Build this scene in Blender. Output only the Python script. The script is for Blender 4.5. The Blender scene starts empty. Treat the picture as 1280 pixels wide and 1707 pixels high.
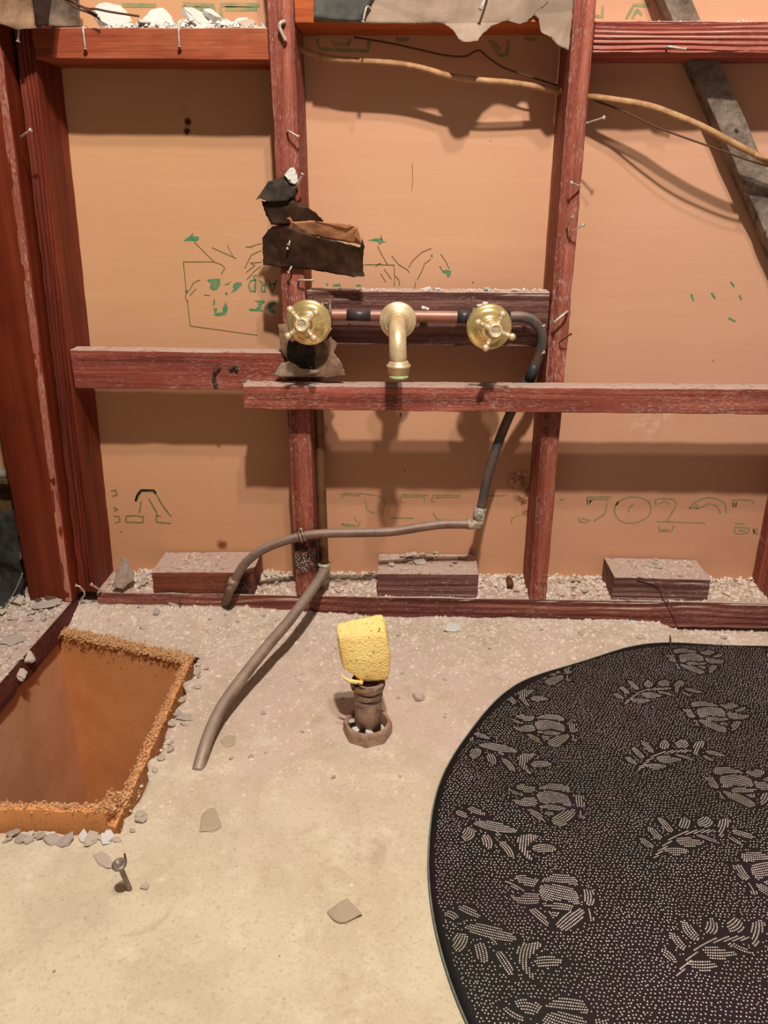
import bpy, bmesh, math, random
import numpy as np
from mathutils import Vector, noise as mnoise, Matrix

# ------------------------------------------------------------------ camera
S = bpy.context.scene
FPX = 1305.2
CO = np.array([0.0, -1.2263, 0.6957])
FW = np.array([-0.03748591, 0.92661822, -0.37413029])
RT = np.array([0.99922212, 0.03934504, -0.00266998])
UP = np.array([-0.01224611, 0.37393934, 0.92737231])
cd = bpy.data.cameras.new('camera')
cam = bpy.data.objects.new('camera', cd)
S.collection.objects.link(cam)
cam.matrix_world = Matrix(((RT[0], UP[0], -FW[0], CO[0]), (RT[1], UP[1], -FW[1], CO[1]),
                           (RT[2], UP[2], -FW[2], CO[2]), (0, 0, 0, 1)))
cd.sensor_fit = 'HORIZONTAL'
cd.sensor_width = 36.0
cd.lens = FPX * 36.0 / 1280.0
cd.clip_start = 0.01
S.camera = cam
# ------------------------------------------------------------------ world, lamps, exposure
W = bpy.data.worlds.new('world')
S.world = W
W.use_nodes = True
W.node_tree.nodes['Background'].inputs[0].default_value = (1.0, 0.88, 0.80, 1)
W.node_tree.nodes['Background'].inputs[1].default_value = 0.165


def lamp(name, loc, watts, rad, col):
    l = bpy.data.lights.new(name, 'POINT')
    l.energy = watts
    l.shadow_soft_size = rad
    l.color = col
    o = bpy.data.objects.new(name, l)
    o.location = loc
    S.collection.objects.link(o)


lamp('vanity_bulb', (0.10, -1.32, 2.22), 150, 0.035, (1.0, 0.92, 0.82))
lamp('vanity_bulb', (0.20, -1.14, 2.24), 46, 0.035, (1.0, 0.92, 0.82))
S.view_settings.view_transform = 'Standard'
S.view_settings.look = 'None'
S.view_settings.exposure = 0.24
S.view_settings.gamma = 1.0
S.view_settings.use_curve_mapping = False

# ------------------------------------------------------------------ helpers
C = S.collection
random.seed(7)
rng = np.random.default_rng(7)
R = random.uniform


def ray(px, py):
    return FW * FPX + RT * (px - 640) + UP * (853.5 - py)


def PY(px, py, Y=0.0):
    v = ray(px, py)
    return Vector(CO + v * (Y - CO[1]) / v[1])


def PZ(px, py, Z=0.0):
    v = ray(px, py)
    return Vector(CO + v * (Z - CO[2]) / v[2])


def tag(o, label=None, cat=None, group=None, kind=None):
    if label: o['label'] = label
    if cat: o['category'] = cat
    if group: o['group'] = group
    if kind: o['kind'] = kind
    return o


def mk(name, verts, faces, m, parent=None, smooth=False, center=True):
    me = bpy.data.meshes.new(name)
    v = np.asarray(verts, dtype=float)
    off = np.zeros(3)
    if center and parent is None:
        off = np.array([(v[:, 0].min() + v[:, 0].max()) / 2, (v[:, 1].min() + v[:, 1].max()) / 2, v[:, 2].min()])
        v = v - off
    me.from_pydata(v.tolist(), [], faces)
    me.update()
    if smooth:
        me.polygons.foreach_set('use_smooth', [True] * len(me.polygons))
    if m: me.materials.append(m)
    o = bpy.data.objects.new(name, me)
    C.objects.link(o)
    o.location = off
    if parent:
        o.parent = parent
        o.matrix_parent_inverse = parent_inv(parent)
    return o


def parent_inv(p):
    M = Matrix.Translation(p.location)
    q = p.parent
    while q:
        M = Matrix.Translation(q.location) @ M if False else M
        q = q.parent
    return Matrix.Translation(-world_loc(p))


def world_loc(p):
    v = Vector(p.location)
    if p.parent:
        # children built by mk have location 0 and inverse of the parent's place, so world offset is their own location
        return v
    return v


def empty(name, loc, label, cat, group=None):
    o = bpy.data.objects.new(name, None)
    o.empty_display_size = 0.02
    o.location = loc
    C.objects.link(o)
    return tag(o, label, cat, group)


def prof_round(w, d, r, nf=2, n=3):
    """closed rounded-rectangle profile in (u,v): u 0..w, v 0..d (v=0 is the front)"""
    P = []
    def arc(cx, cy, a0):
        for i in range(n + 1):
            a = a0 + i / n * math.pi / 2
            P.append((cx + r * math.cos(a), cy + r * math.sin(a)))
    arc(r, r, math.pi)
    for i in range(1, nf): P.append((r + (w - 2 * r) * i / nf, 0))
    arc(w - r, r, -math.pi / 2)
    for i in range(1, 3): P.append((w, r + (d - 2 * r) * i / 3))
    arc(w - r, d - r, 0)
    arc(r, d - r, math.pi / 2)
    for i in range(2, 0, -1): P.append((0, r + (d - 2 * r) * i / 3))
    return P


def lumber(name, A, B, Cc, D, depth, m, parent=None, amp=0.0006, r=0.002, nf=6, ridge=0.0, nridge=6, steps=None, seed=None, worn=0.0):
    """A,B = start low/high, D,Cc = end low/high on the front face; depth vector away from the front"""
    A, B, Cc, D, depth = map(Vector, (A, B, Cc, D, depth))
    L = ((D + Cc) / 2 - (A + B) / 2).length
    w0 = (B - A).length
    dd = depth.length
    dn = depth.normalized()
    if ridge: nf = nridge * 4
    P = prof_round(w0, dd, r, nf)
    steps = steps or max(4, int(L / 0.015))
    sd = seed if seed is not None else random.random() * 50
    V = []
    for i in range(steps + 1):
        t = i / steps
        lo = A.lerp(D, t); hi = B.lerp(Cc, t)
        un = (hi - lo)
        w = un.length
        un = un / w
        for k, (u, v) in enumerate(P):
            q = lo + un * (u / w0 * w) + dn * v
            nz = mnoise.noise(Vector((t * L * 28 + sd, u * 60, v * 60 + sd)))
            nz2 = mnoise.noise(Vector((t * L * 70, u * 200 + sd, v * 90)))
            e = amp * (nz + 0.6 * nz2)
            if worn and (u < 0.003 or u > w0 - 0.003) and v < 0.004:
                e += worn * max(0, mnoise.noise(Vector((t * L * 22 + sd, u * 9, 3))))
            if v == 0 and ridge:
                e += ridge * (0.5 + 0.5 * math.sin(u / w0 * nridge * 2 * math.pi + 3.6 * mnoise.noise(Vector((t * L * 9 + sd, u * 34, 0))))) * (0.6 + 0.6 * mnoise.noise(Vector((t * L * 9, u * 30, sd))))
            cu = (w0 / 2 - u) / w0; 
            q = q + un * (e * 2 * cu) + dn * (e * (1 if v < dd * .5 else -1))
            V.append(q)
    n = len(P)
    F = []
    for i in range(steps):
        for k in range(n):
            a = i * n + k; b = i * n + (k + 1) % n
            F.append((a, b, b + n, a + n))
    F.append(tuple(range(n - 1, -1, -1)))
    F.append(tuple(range(steps * n, steps * n + n)))
    o = mk(name, [tuple(v) for v in V], F, m, parent)
    fixn(o)
    return o


def fixn(o):
    bm = bmesh.new(); bm.from_mesh(o.data)
    bmesh.ops.recalc_face_normals(bm, faces=bm.faces)
    bm.to_mesh(o.data); bm.free()
    return o


def smooth_path(pts, n=8):
    P = [Vector(p) for p in pts]
    out = []
    for i in range(len(P) - 1):
        p0 = P[max(i - 1, 0)]; p1 = P[i]; p2 = P[i + 1]; p3 = P[min(i + 2, len(P) - 1)]
        for k in range(n):
            t = k / n
            out.append(0.5 * ((2 * p1) + (p2 - p0) * t + (2 * p0 - 5 * p1 + 4 * p2 - p3) * t * t + (3 * p1 - p0 - 3 * p2 + p3) * t ** 3))
    out.append(P[-1])
    return out


def tube_geo(path, rad, seg=16, flat=1.0, amp=0.0):
    path = [Vector(p) for p in path]
    n = len(path)
    rr = rad if hasattr(rad, '__len__') else [rad] * n
    V = []; F = []
    nrm = None
    for i in range(n):
        t = (path[min(i + 1, n - 1)] - path[max(i - 1, 0)]).normalized()
        if nrm is None:
            nrm = t.orthogonal().normalized()
        nrm = (nrm - t * nrm.dot(t)).normalized()
        b = t.cross(nrm)
        for k in range(seg):
            a = 2 * math.pi * k / seg
            e = 1 + (amp * mnoise.noise(path[i] * 60 + Vector((k, 0, 0))) if amp else 0)
            V.append(path[i] + (nrm * math.cos(a) * flat + b * math.sin(a)) * rr[i] * e)
    for i in range(n - 1):
        for k in range(seg):
            a = i * seg + k; b2 = i * seg + (k + 1) % seg
            F.append((a, b2, b2 + seg, a + seg))
    F.append(tuple(range(seg - 1, -1, -1)))
    F.append(tuple(range((n - 1) * seg, n * seg)))
    return [tuple(v) for v in V], F


def tube(name, path, rad, m, parent=None, seg=16, flat=1.0, amp=0.0):
    V, F = tube_geo(path, rad, seg, flat, amp)
    return mk(name, V, F, m, parent, smooth=True)


def joined(name, geos, m, parent=None, smooth=True):
    V = []; F = []
    for v, f in geos:
        o = len(V)
        V += list(v); F += [tuple(i + o for i in q) for q in f]
    return mk(name, V, F, m, parent, smooth=smooth)


def lathe_geo(org, axis, prof, seg=40, facets=None):
    org = Vector(org); axis = Vector(axis).normalized()
    n1 = axis.orthogonal().normalized(); n2 = axis.cross(n1)
    V = []; F = []
    for (r, h) in prof:
        for k in range(seg):
            a = 2 * math.pi * k / seg
            V.append(tuple(org + axis * h + (n1 * math.cos(a) + n2 * math.sin(a)) * max(r, 1e-5)))
    for i in range(len(prof) - 1):
        for k in range(seg):
            a = i * seg + k; b = i * seg + (k + 1) % seg
            F.append((a, b, b + seg, a + seg))
    F.append(tuple(range(seg - 1, -1, -1)))
    F.append(tuple(range((len(prof) - 1) * seg, len(prof) * seg)))
    return V, F


def lathe(name, org, axis, prof, m, parent=None, seg=40, smooth=True):
    V, F = lathe_geo(org, axis, prof, seg)
    return fixn(mk(name, V, F, m, parent, smooth=smooth))


# ------------------------------------------------------------------ materials
def srgb(r, g, b, a=1):
    f = lambda c: (c / 255 / 12.92) if c / 255 <= 0.04045 else ((c / 255 + 0.055) / 1.055) ** 2.4
    return (f(r), f(g), f(b), a)


class Mat:
    def __init__(s, name, rough=0.8, metal=0.0, spec=0.3):
        s.m = bpy.data.materials.new(name); s.m.use_nodes = True
        s.t = s.m.node_tree; s.n = s.t.nodes; s.b = s.n['Principled BSDF']
        s.b.inputs['Roughness'].default_value = rough
        s.b.inputs['Metallic'].default_value = metal
        s.b.inputs['Specular IOR Level'].default_value = spec
        s.tc = s.n.new('ShaderNodeTexCoord'); s.bump = None

    def lk(s, a, b): s.t.links.new(a, b)

    def co(s, scale=(1, 1, 1), rot=(0, 0, 0), src='Object'):
        mp = s.n.new('ShaderNodeMapping'); mp.inputs['Scale'].default_value = scale
        mp.inputs['Rotation'].default_value = rot
        s.lk(s.tc.outputs[src], mp.inputs['Vector']); return mp.outputs[0]

    def noise(s, co, scale=1, detail=6, rough=0.6, dist=0.0):
        t = s.n.new('ShaderNodeTexNoise'); t.inputs['Scale'].default_value = scale
        t.inputs['Detail'].default_value = detail; t.inputs['Roughness'].default_value = rough
        t.inputs['Distortion'].default_value = dist
        s.lk(co, t.inputs['Vector']); return t.outputs['Fac']

    def voro(s, co, scale=1, feature='F1'):
        t = s.n.new('ShaderNodeTexVoronoi'); t.inputs['Scale'].default_value = scale; t.feature = feature
        s.lk(co, t.inputs['Vector']); return t.outputs['Distance']

    def ramp(s, f, stops):
        r = s.n.new('ShaderNodeValToRGB'); e = r.color_ramp.elements
        while len(e) < len(stops): e.new(0.5)
        for i, (p, c) in enumerate(stops):
            e[i].position = p; e[i].color = c if len(c) == 4 else (*c, 1)
        s.lk(f, r.inputs[0]); return r.outputs[0]

    def step(s, f, a, b):
        r = s.n.new('ShaderNodeMapRange'); r.inputs['From Min'].default_value = a
        r.inputs['From Max'].default_value = b
        r.interpolation_type = 'SMOOTHSTEP'
        s.lk(f, r.inputs['Value']); return r.outputs[0]

    def mul(s, a, b, op='MULTIPLY'):
        r = s.n.new('ShaderNodeMath'); r.operation = op
        for i, v in enumerate((a, b)):
            if isinstance(v, (int, float)): r.inputs[i].default_value = v
            else: s.lk(v, r.inputs[i])
        return r.outputs[0]

    def mix(s, f, a, b, mode='MIX'):
        r = s.n.new('ShaderNodeMix'); r.data_type = 'RGBA'; r.blend_type = mode
        for i, v in ((0, f), (6, a), (7, b)):
            if isinstance(v, (int, float)): r.inputs[i].default_value = v
            elif isinstance(v, tuple): r.inputs[i].default_value = v
            else: s.lk(v, r.inputs[i])
        return r.outputs[2]

    def up(s):
        g = s.n.new('ShaderNodeNewGeometry'); x = s.n.new('ShaderNodeSeparateXYZ')
        s.lk(g.outputs['Normal'], x.inputs[0]); return x.outputs[2]

    def dist(s, c, src='Object', scale=(1, 1, 1)):
        mp = s.n.new('ShaderNodeVectorMath'); mp.operation = 'SUBTRACT'
        s.lk(s.tc.outputs[src], mp.inputs[0]); mp.inputs[1].default_value = c
        m2 = s.n.new('ShaderNodeVectorMath'); m2.operation = 'MULTIPLY'; s.lk(mp.outputs[0], m2.inputs[0]); m2.inputs[1].default_value = scale
        l = s.n.new('ShaderNodeVectorMath'); l.operation = 'LENGTH'; s.lk(m2.outputs[0], l.inputs[0])
        return l.outputs['Value']

    def addbump(s, h, strength=0.3, dist=0.002):
        b = s.n.new('ShaderNodeBump'); b.inputs['Strength'].default_value = strength
        b.inputs['Distance'].default_value = dist
        s.lk(h, b.inputs['Height'])
        if s.bump: s.lk(s.bump, b.inputs['Normal'])
        s.bump = b.outputs[0]; s.lk(s.bump, s.b.inputs['Normal'])

    def col(s, c):
        if isinstance(c, tuple): s.b.inputs['Base Color'].default_value = c
        else: s.lk(c, s.b.inputs['Base Color'])
        return s.m


DUST = srgb(196, 172, 158)


def wood(name, axis='x', dark=(70, 20, 14), mid=(125, 42, 30), light=(165, 75, 55), dust=0.35, top=0.85, grain=1.0, rough=0.75, bump=0.5, speck=0.62, fine=0.5, stains=()):
    M = Mat(name, rough)
    def sc(l, c): return {'x': (l, c, c), 'z': (c, c, l), 'y': (c, l, c)}[axis]
    a = M.noise(M.co(sc(1.6, 34 * grain)), 1, 5, 0.62, 0.6)
    b = M.noise(M.co(sc(9, 420)), 1, 4, 0.6)
    c = M.ramp(a, [(0.28, srgb(*dark)), (0.5, srgb(*mid)), (0.72, srgb(*light))])
    bb = M.ramp(b, [(0.3, (0.45, 0.4, 0.4, 1)), (0.62, (1.15, 1.1, 1.1, 1))])
    c = M.mix(fine, c, bb, 'MULTIPLY')
    big = M.noise(M.co(), 7, 4, 0.6)
    c = M.mix(M.mul(M.step(big, 0.42, 0.75), 0.45), c, srgb(*dark))
    # dust specks caught in the grain, and a film of dust on surfaces that face up
    sp = M.noise(M.co(sc(120, 520)), 1, 3, 0.7)
    patch = M.noise(M.co(), 12, 5, 0.7)
    c = M.mix(M.mul(M.mul(M.step(sp, speck - 0.08, speck + 0.06), M.step(patch, 0.35, 0.7)), dust), c, DUST)
    for (sc_, sr, scol, sa, *lh) in stains:
        lo_, hi_ = lh or (.34, .52)
        dd = M.step(M.dist(sc_, scale=(1, .3, 1)), sr, sr * .45)
        c = M.mix(M.mul(M.mul(dd, M.step(M.noise(M.co(), 90 if not lh else 320, 6, .7), lo_, hi_)), sa), c, srgb(*scol))
    topf = M.mul(M.step(M.up(), 0.4, 0.85), M.mul(M.step(M.noise(M.co(), 90, 5, 0.7), 0.25, 0.5), top))
    c = M.mix(topf, c, DUST)
    M.addbump(a, bump, 0.003)
    M.addbump(b, bump * 0.8, 0.0012)
    return M.col(c)


W_V = wood('redwood_upright', 'z', (92, 38, 26), (150, 76, 58), (196, 118, 96), dust=0.75, grain=1.6, speck=.58, bump=.8, fine=.75)
W_V2 = wood('redwood_upright_charred', 'z', (92, 38, 26), (150, 76, 58), (196, 118, 96), dust=0.75, grain=1.6, speck=.58, bump=.8, fine=.75,
            stains=[((-.002, -.045, .078), .055, (24, 14, 12), .95), ((-.008, -.045, .066), .026, (214, 204, 186), .95, .52, .60), ((0, -.045, .40), .05, (70, 20, 16), .6)])
W_VD = wood('redwood_corner', 'z', (64, 18, 8), (112, 42, 24), (136, 60, 38), dust=0.15, grain=1.1, speck=0.7, rough=0.6, fine=0.4)
W_WIDE = wood('redwood_broad', 'z', (74, 20, 6), (108, 40, 18), (128, 54, 28), dust=0.08, grain=0.7, speck=0.72, rough=0.5, bump=0.2, fine=0.25)
W_O = wood('redwood_warm', 'x', (104, 38, 20), (158, 76, 46), (192, 110, 72), dust=0.2, grain=0.8, speck=0.68)
W_OO = wood('fir_orange', 'x', (150, 66, 28), (186, 92, 44), (205, 116, 66), dust=0.05, grain=0.8)
W_H = wood('redwood_rail', 'x', (90, 36, 28), (152, 76, 60), (194, 112, 92), dust=0.75, grain=1.6, speck=.58, bump=.7, fine=.7)
W_HD = wood('redwood_rail_left', 'x', (84, 34, 26), (144, 70, 56), (176, 100, 82), dust=0.6, grain=1.6, speck=.6, fine=.7)
W_R = wood('redwood_ridged', 'x', (112, 44, 36), (168, 84, 70), (206, 126, 110), dust=0.5, grain=1.5, bump=0.9)
W_P = wood('redwood_plate', 'x', (72, 32, 26), (126, 68, 56), (166, 108, 94), dust=0.6, grain=1.3, top=0.95, bump=0.8)
W_OLD = wood('weathered_block', 'x', (66, 38, 34), (112, 72, 64), (146, 106, 94), dust=0.6, grain=2.2, bump=1.0, top=0.95)
W_B1 = wood('brown_block', 'x', (78, 30, 18), (128, 66, 46), (150, 88, 66), dust=0.3, grain=1.0, top=0.9, stains=[((.066, -.04, .016), .034, (26, 18, 16), .95)])
W_L = wood('left_plate_wood', 'y', (50, 18, 14), (92, 40, 32), (116, 60, 48), dust=0.3, top=0.95)
_m = Mat('grey_weathered_board', 0.9)
_a = _m.noise(_m.co((6, 60, 6), (0, 0, 0)), 1, 5, .6)
_c = _m.ramp(_m.noise(_m.co(), 26, 8, 0.75), [(0.3, srgb(70, 58, 50)), (0.48, srgb(122, 106, 94)), (0.66, srgb(164, 148, 134))])
_c = _m.mix(_m.step(_m.noise(_m.co(), 60, 5, .7), .58, .7), _c, srgb(58, 46, 40))
_m.addbump(_m.noise(_m.co(), 90, 8, .75), 0.9, 0.003)
W_G = _m.col(_c)


def simple(name, c, rough=0.6, metal=0.0, var=0.0, vs=60, bump=0.0, bs=200, c2=None, spec=0.3):
    M = Mat(name, rough, metal, spec)
    cc = srgb(*c)
    if c2 or var:
        c2 = srgb(*c2) if c2 else tuple(x * (1 - var) for x in cc[:3]) + (1,)
        cc = M.mix(M.step(M.noise(M.co(), vs, 6, 0.65), 0.35, 0.65), cc, c2)
    if bump: M.addbump(M.noise(M.co(), bs, 6, 0.65), bump, 0.002)
    return M.col(cc)


M_WHITE = simple('white_plaster', (238, 234, 226), 0.95, bump=0.5, bs=260, c2=(212, 206, 198), vs=90)
M_GREY = simple('grey_plaster', (222, 206, 192), 0.95, bump=0.7, bs=260, c2=(194, 176, 162), vs=110)
M_TAN = simple('tan_plaster', (236, 218, 200), 0.95, bump=0.7, bs=240, c2=(208, 188, 170), vs=90)
M_STONE = simple('mortar_stone', (222, 204, 176), .95, bump=.7, bs=200, c2=(200, 180, 152), vs=60)
M_DKCHIP = simple('brown_plaster', (118, 96, 84), 0.95, bump=0.6, bs=240, c2=(88, 70, 60))
M_BRASS = simple('polished_brass', (250, 222, 156), 0.22, 0.72, c2=(232, 206, 138), vs=120, bump=0.02, bs=60)
M_BRASSD = simple('dusty_brass', (240, 220, 176), 0.36, 0.45, c2=(224, 192, 150), vs=70, bump=0.08, bs=200)
M_NAIL = simple('dull_nail_steel', (222, 210, 198), 0.4, 0.35, c2=(176, 160, 148), vs=300)
M_RUST = simple('rusty_nail', (84, 46, 34), 0.8, 0.3, c2=(120, 80, 60), vs=300)
M_TAR = simple('black_building_paper', (44, 26, 14), 0.55, c2=(66, 42, 26), vs=34, bump=0.5, bs=70, spec=0.2)
M_TARG = simple('grey_black_building_paper', (70, 60, 50), 0.85, c2=(42, 34, 28), vs=60, bump=0.5, bs=120)
M_KRAFT = simple('brown_kraft_paper', (206, 146, 104), 0.6, c2=(176, 116, 80), vs=34, bump=0.4, bs=60)
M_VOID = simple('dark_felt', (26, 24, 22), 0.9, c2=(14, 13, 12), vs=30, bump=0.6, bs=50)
M_SOLDER = simple('solder_fitting', (176, 158, 138), 0.5, 0.6, c2=(120, 104, 92), vs=160, bump=0.2, bs=300)
M_DARK = simple('dark_cavity_dirt', (60, 40, 28), 0.95)
# copper with patches of oxide, paint and dust
def copper(name, a, b, patina, amt, rough=0.42, metal=0.75, dust=0.3):
    M = Mat(name, rough, metal)
    c = M.mix(M.step(M.noise(M.co(), 22, 6, .65), .4, .62), srgb(*a), srgb(*b))
    c = M.mix(M.mul(M.step(M.noise(M.co(), 30, 4, .6, .4), .56, .62), amt), c, srgb(*patina))
    c = M.mix(M.mul(M.step(M.up(), .2, .9), dust), c, DUST)
    M.addbump(M.noise(M.co(), 180, 5, .6), .12, .001)
    return M.col(c)


M_CU = copper('oxidised_copper', (134, 106, 92), (108, 82, 70), (120, 110, 100), 0.5, dust=.5, metal=.3, rough=.6)
M_CURED = copper('red_copper', (178, 118, 102), (150, 104, 90), (168, 128, 98), 0.6, dust=.45, metal=.45, rough=.5)
M_CUSOOT = copper('sooty_copper', (58, 54, 58), (74, 66, 66), (110, 100, 100), 0.6, dust=.1, metal=.4)
M_CUPIPE = copper('dusty_copper_tube', (146, 128, 112), (122, 100, 86), (150, 140, 122), 0.6, metal=.35, rough=.6, dust=.45)
M_RISER = copper('brown_riser', (126, 90, 60), (108, 74, 48), (118, 92, 60), .5, metal=.4, rough=.5, dust=.1)
# papers with fine crepe lines
M = Mat('creped_grey_paper', 0.8)
c = M.mix(M.step(M.noise(M.co(), 14, 5, .6), .35, .65), srgb(172, 148, 130), srgb(140, 118, 102))
dk = M.mul(M.step(M.dist(tuple(PY(560, 6, -.004) - PY(740, 40, -.004))), .10, .03), .8)
cr = M.noise(M.co((14, 14, 900)), 1, 2, .5)
M.addbump(cr, .35, .0006)
M.addbump(M.noise(M.co(), 30, 4, .6), .4, .004)
M_PAPER = M.col(c)
M = Mat('dark_stained_paper', 0.8)
c = M.mix(M.step(M.noise(M.co(), 24, 5, .6), .35, .65), srgb(92, 90, 84), srgb(64, 62, 60))
M.addbump(M.noise(M.co((14, 14, 900)), 1, 2, .5), .35, .0006)
M_PAPERD = M.col(c)
M_PAPERB = simple('brown_grey_torn_paper', (150, 118, 96), 0.75, c2=(104, 78, 62), vs=40, bump=.5, bs=90)
# drywall back paper
M = Mat('drywall_back_paper', 0.85)
c = M.mix(M.step(M.noise(M.co(), 2.2, 3, .5), .3, .7), srgb(212, 162, 128), srgb(202, 150, 116))
c = M.mix(M.mul(M.step(M.noise(M.co((3, 3, 40)), 1, 5, .6), .45, .8), .25), c, srgb(226, 182, 146))
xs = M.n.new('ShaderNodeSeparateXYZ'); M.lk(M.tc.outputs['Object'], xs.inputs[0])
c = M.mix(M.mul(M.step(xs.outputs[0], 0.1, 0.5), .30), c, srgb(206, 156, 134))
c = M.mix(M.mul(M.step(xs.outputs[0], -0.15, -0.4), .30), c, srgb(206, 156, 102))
c = M.mix(M.mul(M.step(xs.outputs[2], 0.45, 0.05), .35), c, srgb(192, 128, 92))  # browner towards the floor: lamp falloff painted into the paper colour
def stain(px, py, r, col, amt, nscale=60, lo=.45, hi=.6, sc=(1, 1, 1)):
    global c
    d = M.step(M.dist(tuple(PY(px, py, .089)), scale=sc), r, r * .3)
    c = M.mix(M.mul(M.mul(d, M.step(M.noise(M.co(), nscale, 5, .65), lo, hi)), amt), c, srgb(*col))
stain(880, 830, .05, (96, 50, 26), .9, 70, .42, .62, (1.6, 1, 1))
stain(864, 800, .03, (120, 60, 34), .7, 120)
stain(370, 908, .014, (112, 46, 22), .9, 120, .3, .5)
stain(313, 203, .008, (70, 26, 14), 1, 160, .3, .45)
stain(312, 219, .008, (86, 34, 18), 1, 160, .35, .45)
stain(305, 183, .008, (150, 96, 60), .5)
stain(902, 800, .006, (60, 30, 20), .9)
stain(868, 165, .02, (226, 190, 160), .5, 120)
stain(1085, 700, .05, (226, 190, 166), .5, 60)
sp = M.step(M.voro(M.co(), 26), .05, .03)
c = M.mix(M.mul(sp, M.step(M.noise(M.co(), 18, 2, .5), .55, .6)), c, srgb(110, 70, 44))
M.addbump(M.noise(M.co((4, 4, 30)), 1, 6, .6), .2, .003)
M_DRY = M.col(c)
M_INK = simple('green_ink', (58, 136, 96), 0.9, c2=(120, 140, 96), vs=140)
M_INKP = simple('faded_green_ink', (126, 134, 88), 0.9, c2=(172, 140, 100), vs=110)
M_INKO = simple('olive_ink_line', (128, 100, 58), 0.9, c2=(92, 110, 66), vs=120)
# floor concrete
M = Mat('dusty_mortar_bed', 0.92)
xs = M.n.new('ShaderNodeSeparateXYZ'); M.lk(M.tc.outputs['Object'], xs.inputs[0])
n1 = M.noise(M.co(), 6, 6, .6)
yy = M.mul(xs.outputs[1], M.mul(M.mul(n1, -.5, 'ADD'), .35), 'ADD')
c = M.mix(M.step(yy, -.28, -.62), srgb(208, 184, 170), srgb(214, 200, 170))
c = M.mix(M.mul(M.step(M.noise(M.co(), 9, 8, .7), .42, .62), .55), c, srgb(192, 174, 146))
c = M.mix(M.mul(M.step(M.noise(M.co(), 16, 8, .75), .52, .66), .45), c, srgb(232, 220, 194))
c = M.mix(M.mul(M.step(M.noise(M.co(), 240, 4, .7), .5, .75), .5), c, srgb(150, 130, 110))
c = M.mix(M.mul(M.step(M.noise(M.co((1, 1, 1), (0, 0, .6)), 13, 6, .6, 1.2), .6, .72), .35), c, srgb(160, 136, 106))
M.addbump(M.noise(M.co(), 70, 8, .7), .45, .003)
M.addbump(M.noise(M.co(), 420, 4, .7), .5, .0012)
M_FLOOR = M.col(c)
# fibreboard
M = Mat('orange_fibreboard', 0.85)
c = M.mix(M.step(M.noise(M.co(), 6, 4, .6), .35, .65), srgb(232, 164, 106), srgb(216, 146, 88))
c = M.mix(M.mul(M.step(M.noise(M.co(), 420, 3, .6), .52, .72), .6), c, srgb(214, 150, 92))
c = M.mix(M.mul(M.step(M.noise(M.co(), 300, 3, .6), .40, .28), .5), c, srgb(110, 56, 24))
M.addbump(M.noise(M.co(), 260, 5, .7), .35, .0015)
M_FIBRE = M.col(c)
M = Mat('fibreboard_dull', 0.85)
c = M.mix(M.step(M.noise(M.co(), 8, 4, .6), .35, .65), srgb(222, 168, 128), srgb(206, 150, 110))
c = M.mix(M.mul(M.step(M.noise(M.co(), 420, 3, .6), .52, .72), .5), c, srgb(196, 140, 96))
M.addbump(M.noise(M.co(), 260, 5, .7), .35, .0015)
M_FIBRED = M.col(c)
M_FRAY = simple('frayed_fibre', (234, 188, 140), 0.95, c2=(212, 158, 108), vs=160, bump=.7, bs=400)
M_FRAY2 = simple('frayed_fibre_orange', (222, 150, 80), 0.95, c2=(190, 110, 52), vs=160, bump=.7, bs=400)
# sponge
M = Mat('yellow_cellulose_sponge', 0.9)
v = M.voro(M.co(), 330)
big = M.voro(M.co(), 130)
pores = M.mul(M.step(v, .32, .12), M.step(M.noise(M.co(), 160, 2, .5), .45, .6))
bp = M.mul(M.step(big, .22, .12), M.step(M.noise(M.co(), 70, 2, .5), .5, .56))
c = M.mix(M.step(M.noise(M.co(), 30, 3, .5), .3, .7), srgb(255, 226, 146), srgb(254, 214, 134))
c = M.mix(M.mul(pores, .6), c, srgb(226, 152, 48))
c = M.mix(bp, c, srgb(140, 84, 24))
M.addbump(v, .6, .0015); M.addbump(M.mul(M.step(big, .1, .3), 1.0), .5, .002)
M_SPONGE = M.col(c)
M = Mat('old_drain_pipe', 0.7, 0.2)
xs = M.n.new('ShaderNodeSeparateXYZ'); M.lk(M.tc.outputs['Object'], xs.inputs[0])
c = M.mix(M.step(M.noise(M.co(), 60, 6, .7), .35, .65), srgb(170, 140, 122), srgb(134, 104, 88))
c = M.mix(M.mul(M.step(M.noise(M.co((20, 20, 160)), 1, 3, .6), .5, .62), M.step(xs.outputs[2], .035, .06)), c, srgb(46, 28, 20))
M.addbump(M.noise(M.co(), 200, 5, .7), .3, .001)
M_DRAIN = M.col(c)
M_NUT = simple('dusty_brown_nut', (178, 146, 126), 0.65, 0.1, c2=(144, 112, 96), vs=90, bump=.3, bs=300)
# mat
M = Mat('black_mat_cloth', 0.55)
c = M.mix(M.step(M.noise(M.co(), 5, 3, .6), .4, .6), srgb(30, 21, 23), srgb(20, 22, 20))
c = M.mix(M.mul(M.step(M.noise(M.co((1, 1, 1), (0, 0, 2)), 6, 3, .6), .52, .66), .8), c, srgb(36, 17, 33))
M.addbump(M.noise(M.co(), 500, 2, .5), .3, .0008)
M_MAT = M.col(c)
M = Mat('mat_dot_print', 0.45)
c = M.mix(M.step(M.noise(M.co(), 6, 3, .6), .42, .6), srgb(204, 190, 184), srgb(176, 166, 156))
c = M.mix(M.mul(M.step(M.noise(M.co((1, 1, 1), (0, 0, 1)), 9, 3, .6), .58, .68), .6), c, srgb(170, 156, 96))
M_DOT = M.col(c)
M_BIND = simple('grey_green_edge_binding', (128, 136, 124), 0.5, c2=(92, 100, 92), vs=60)
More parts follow.
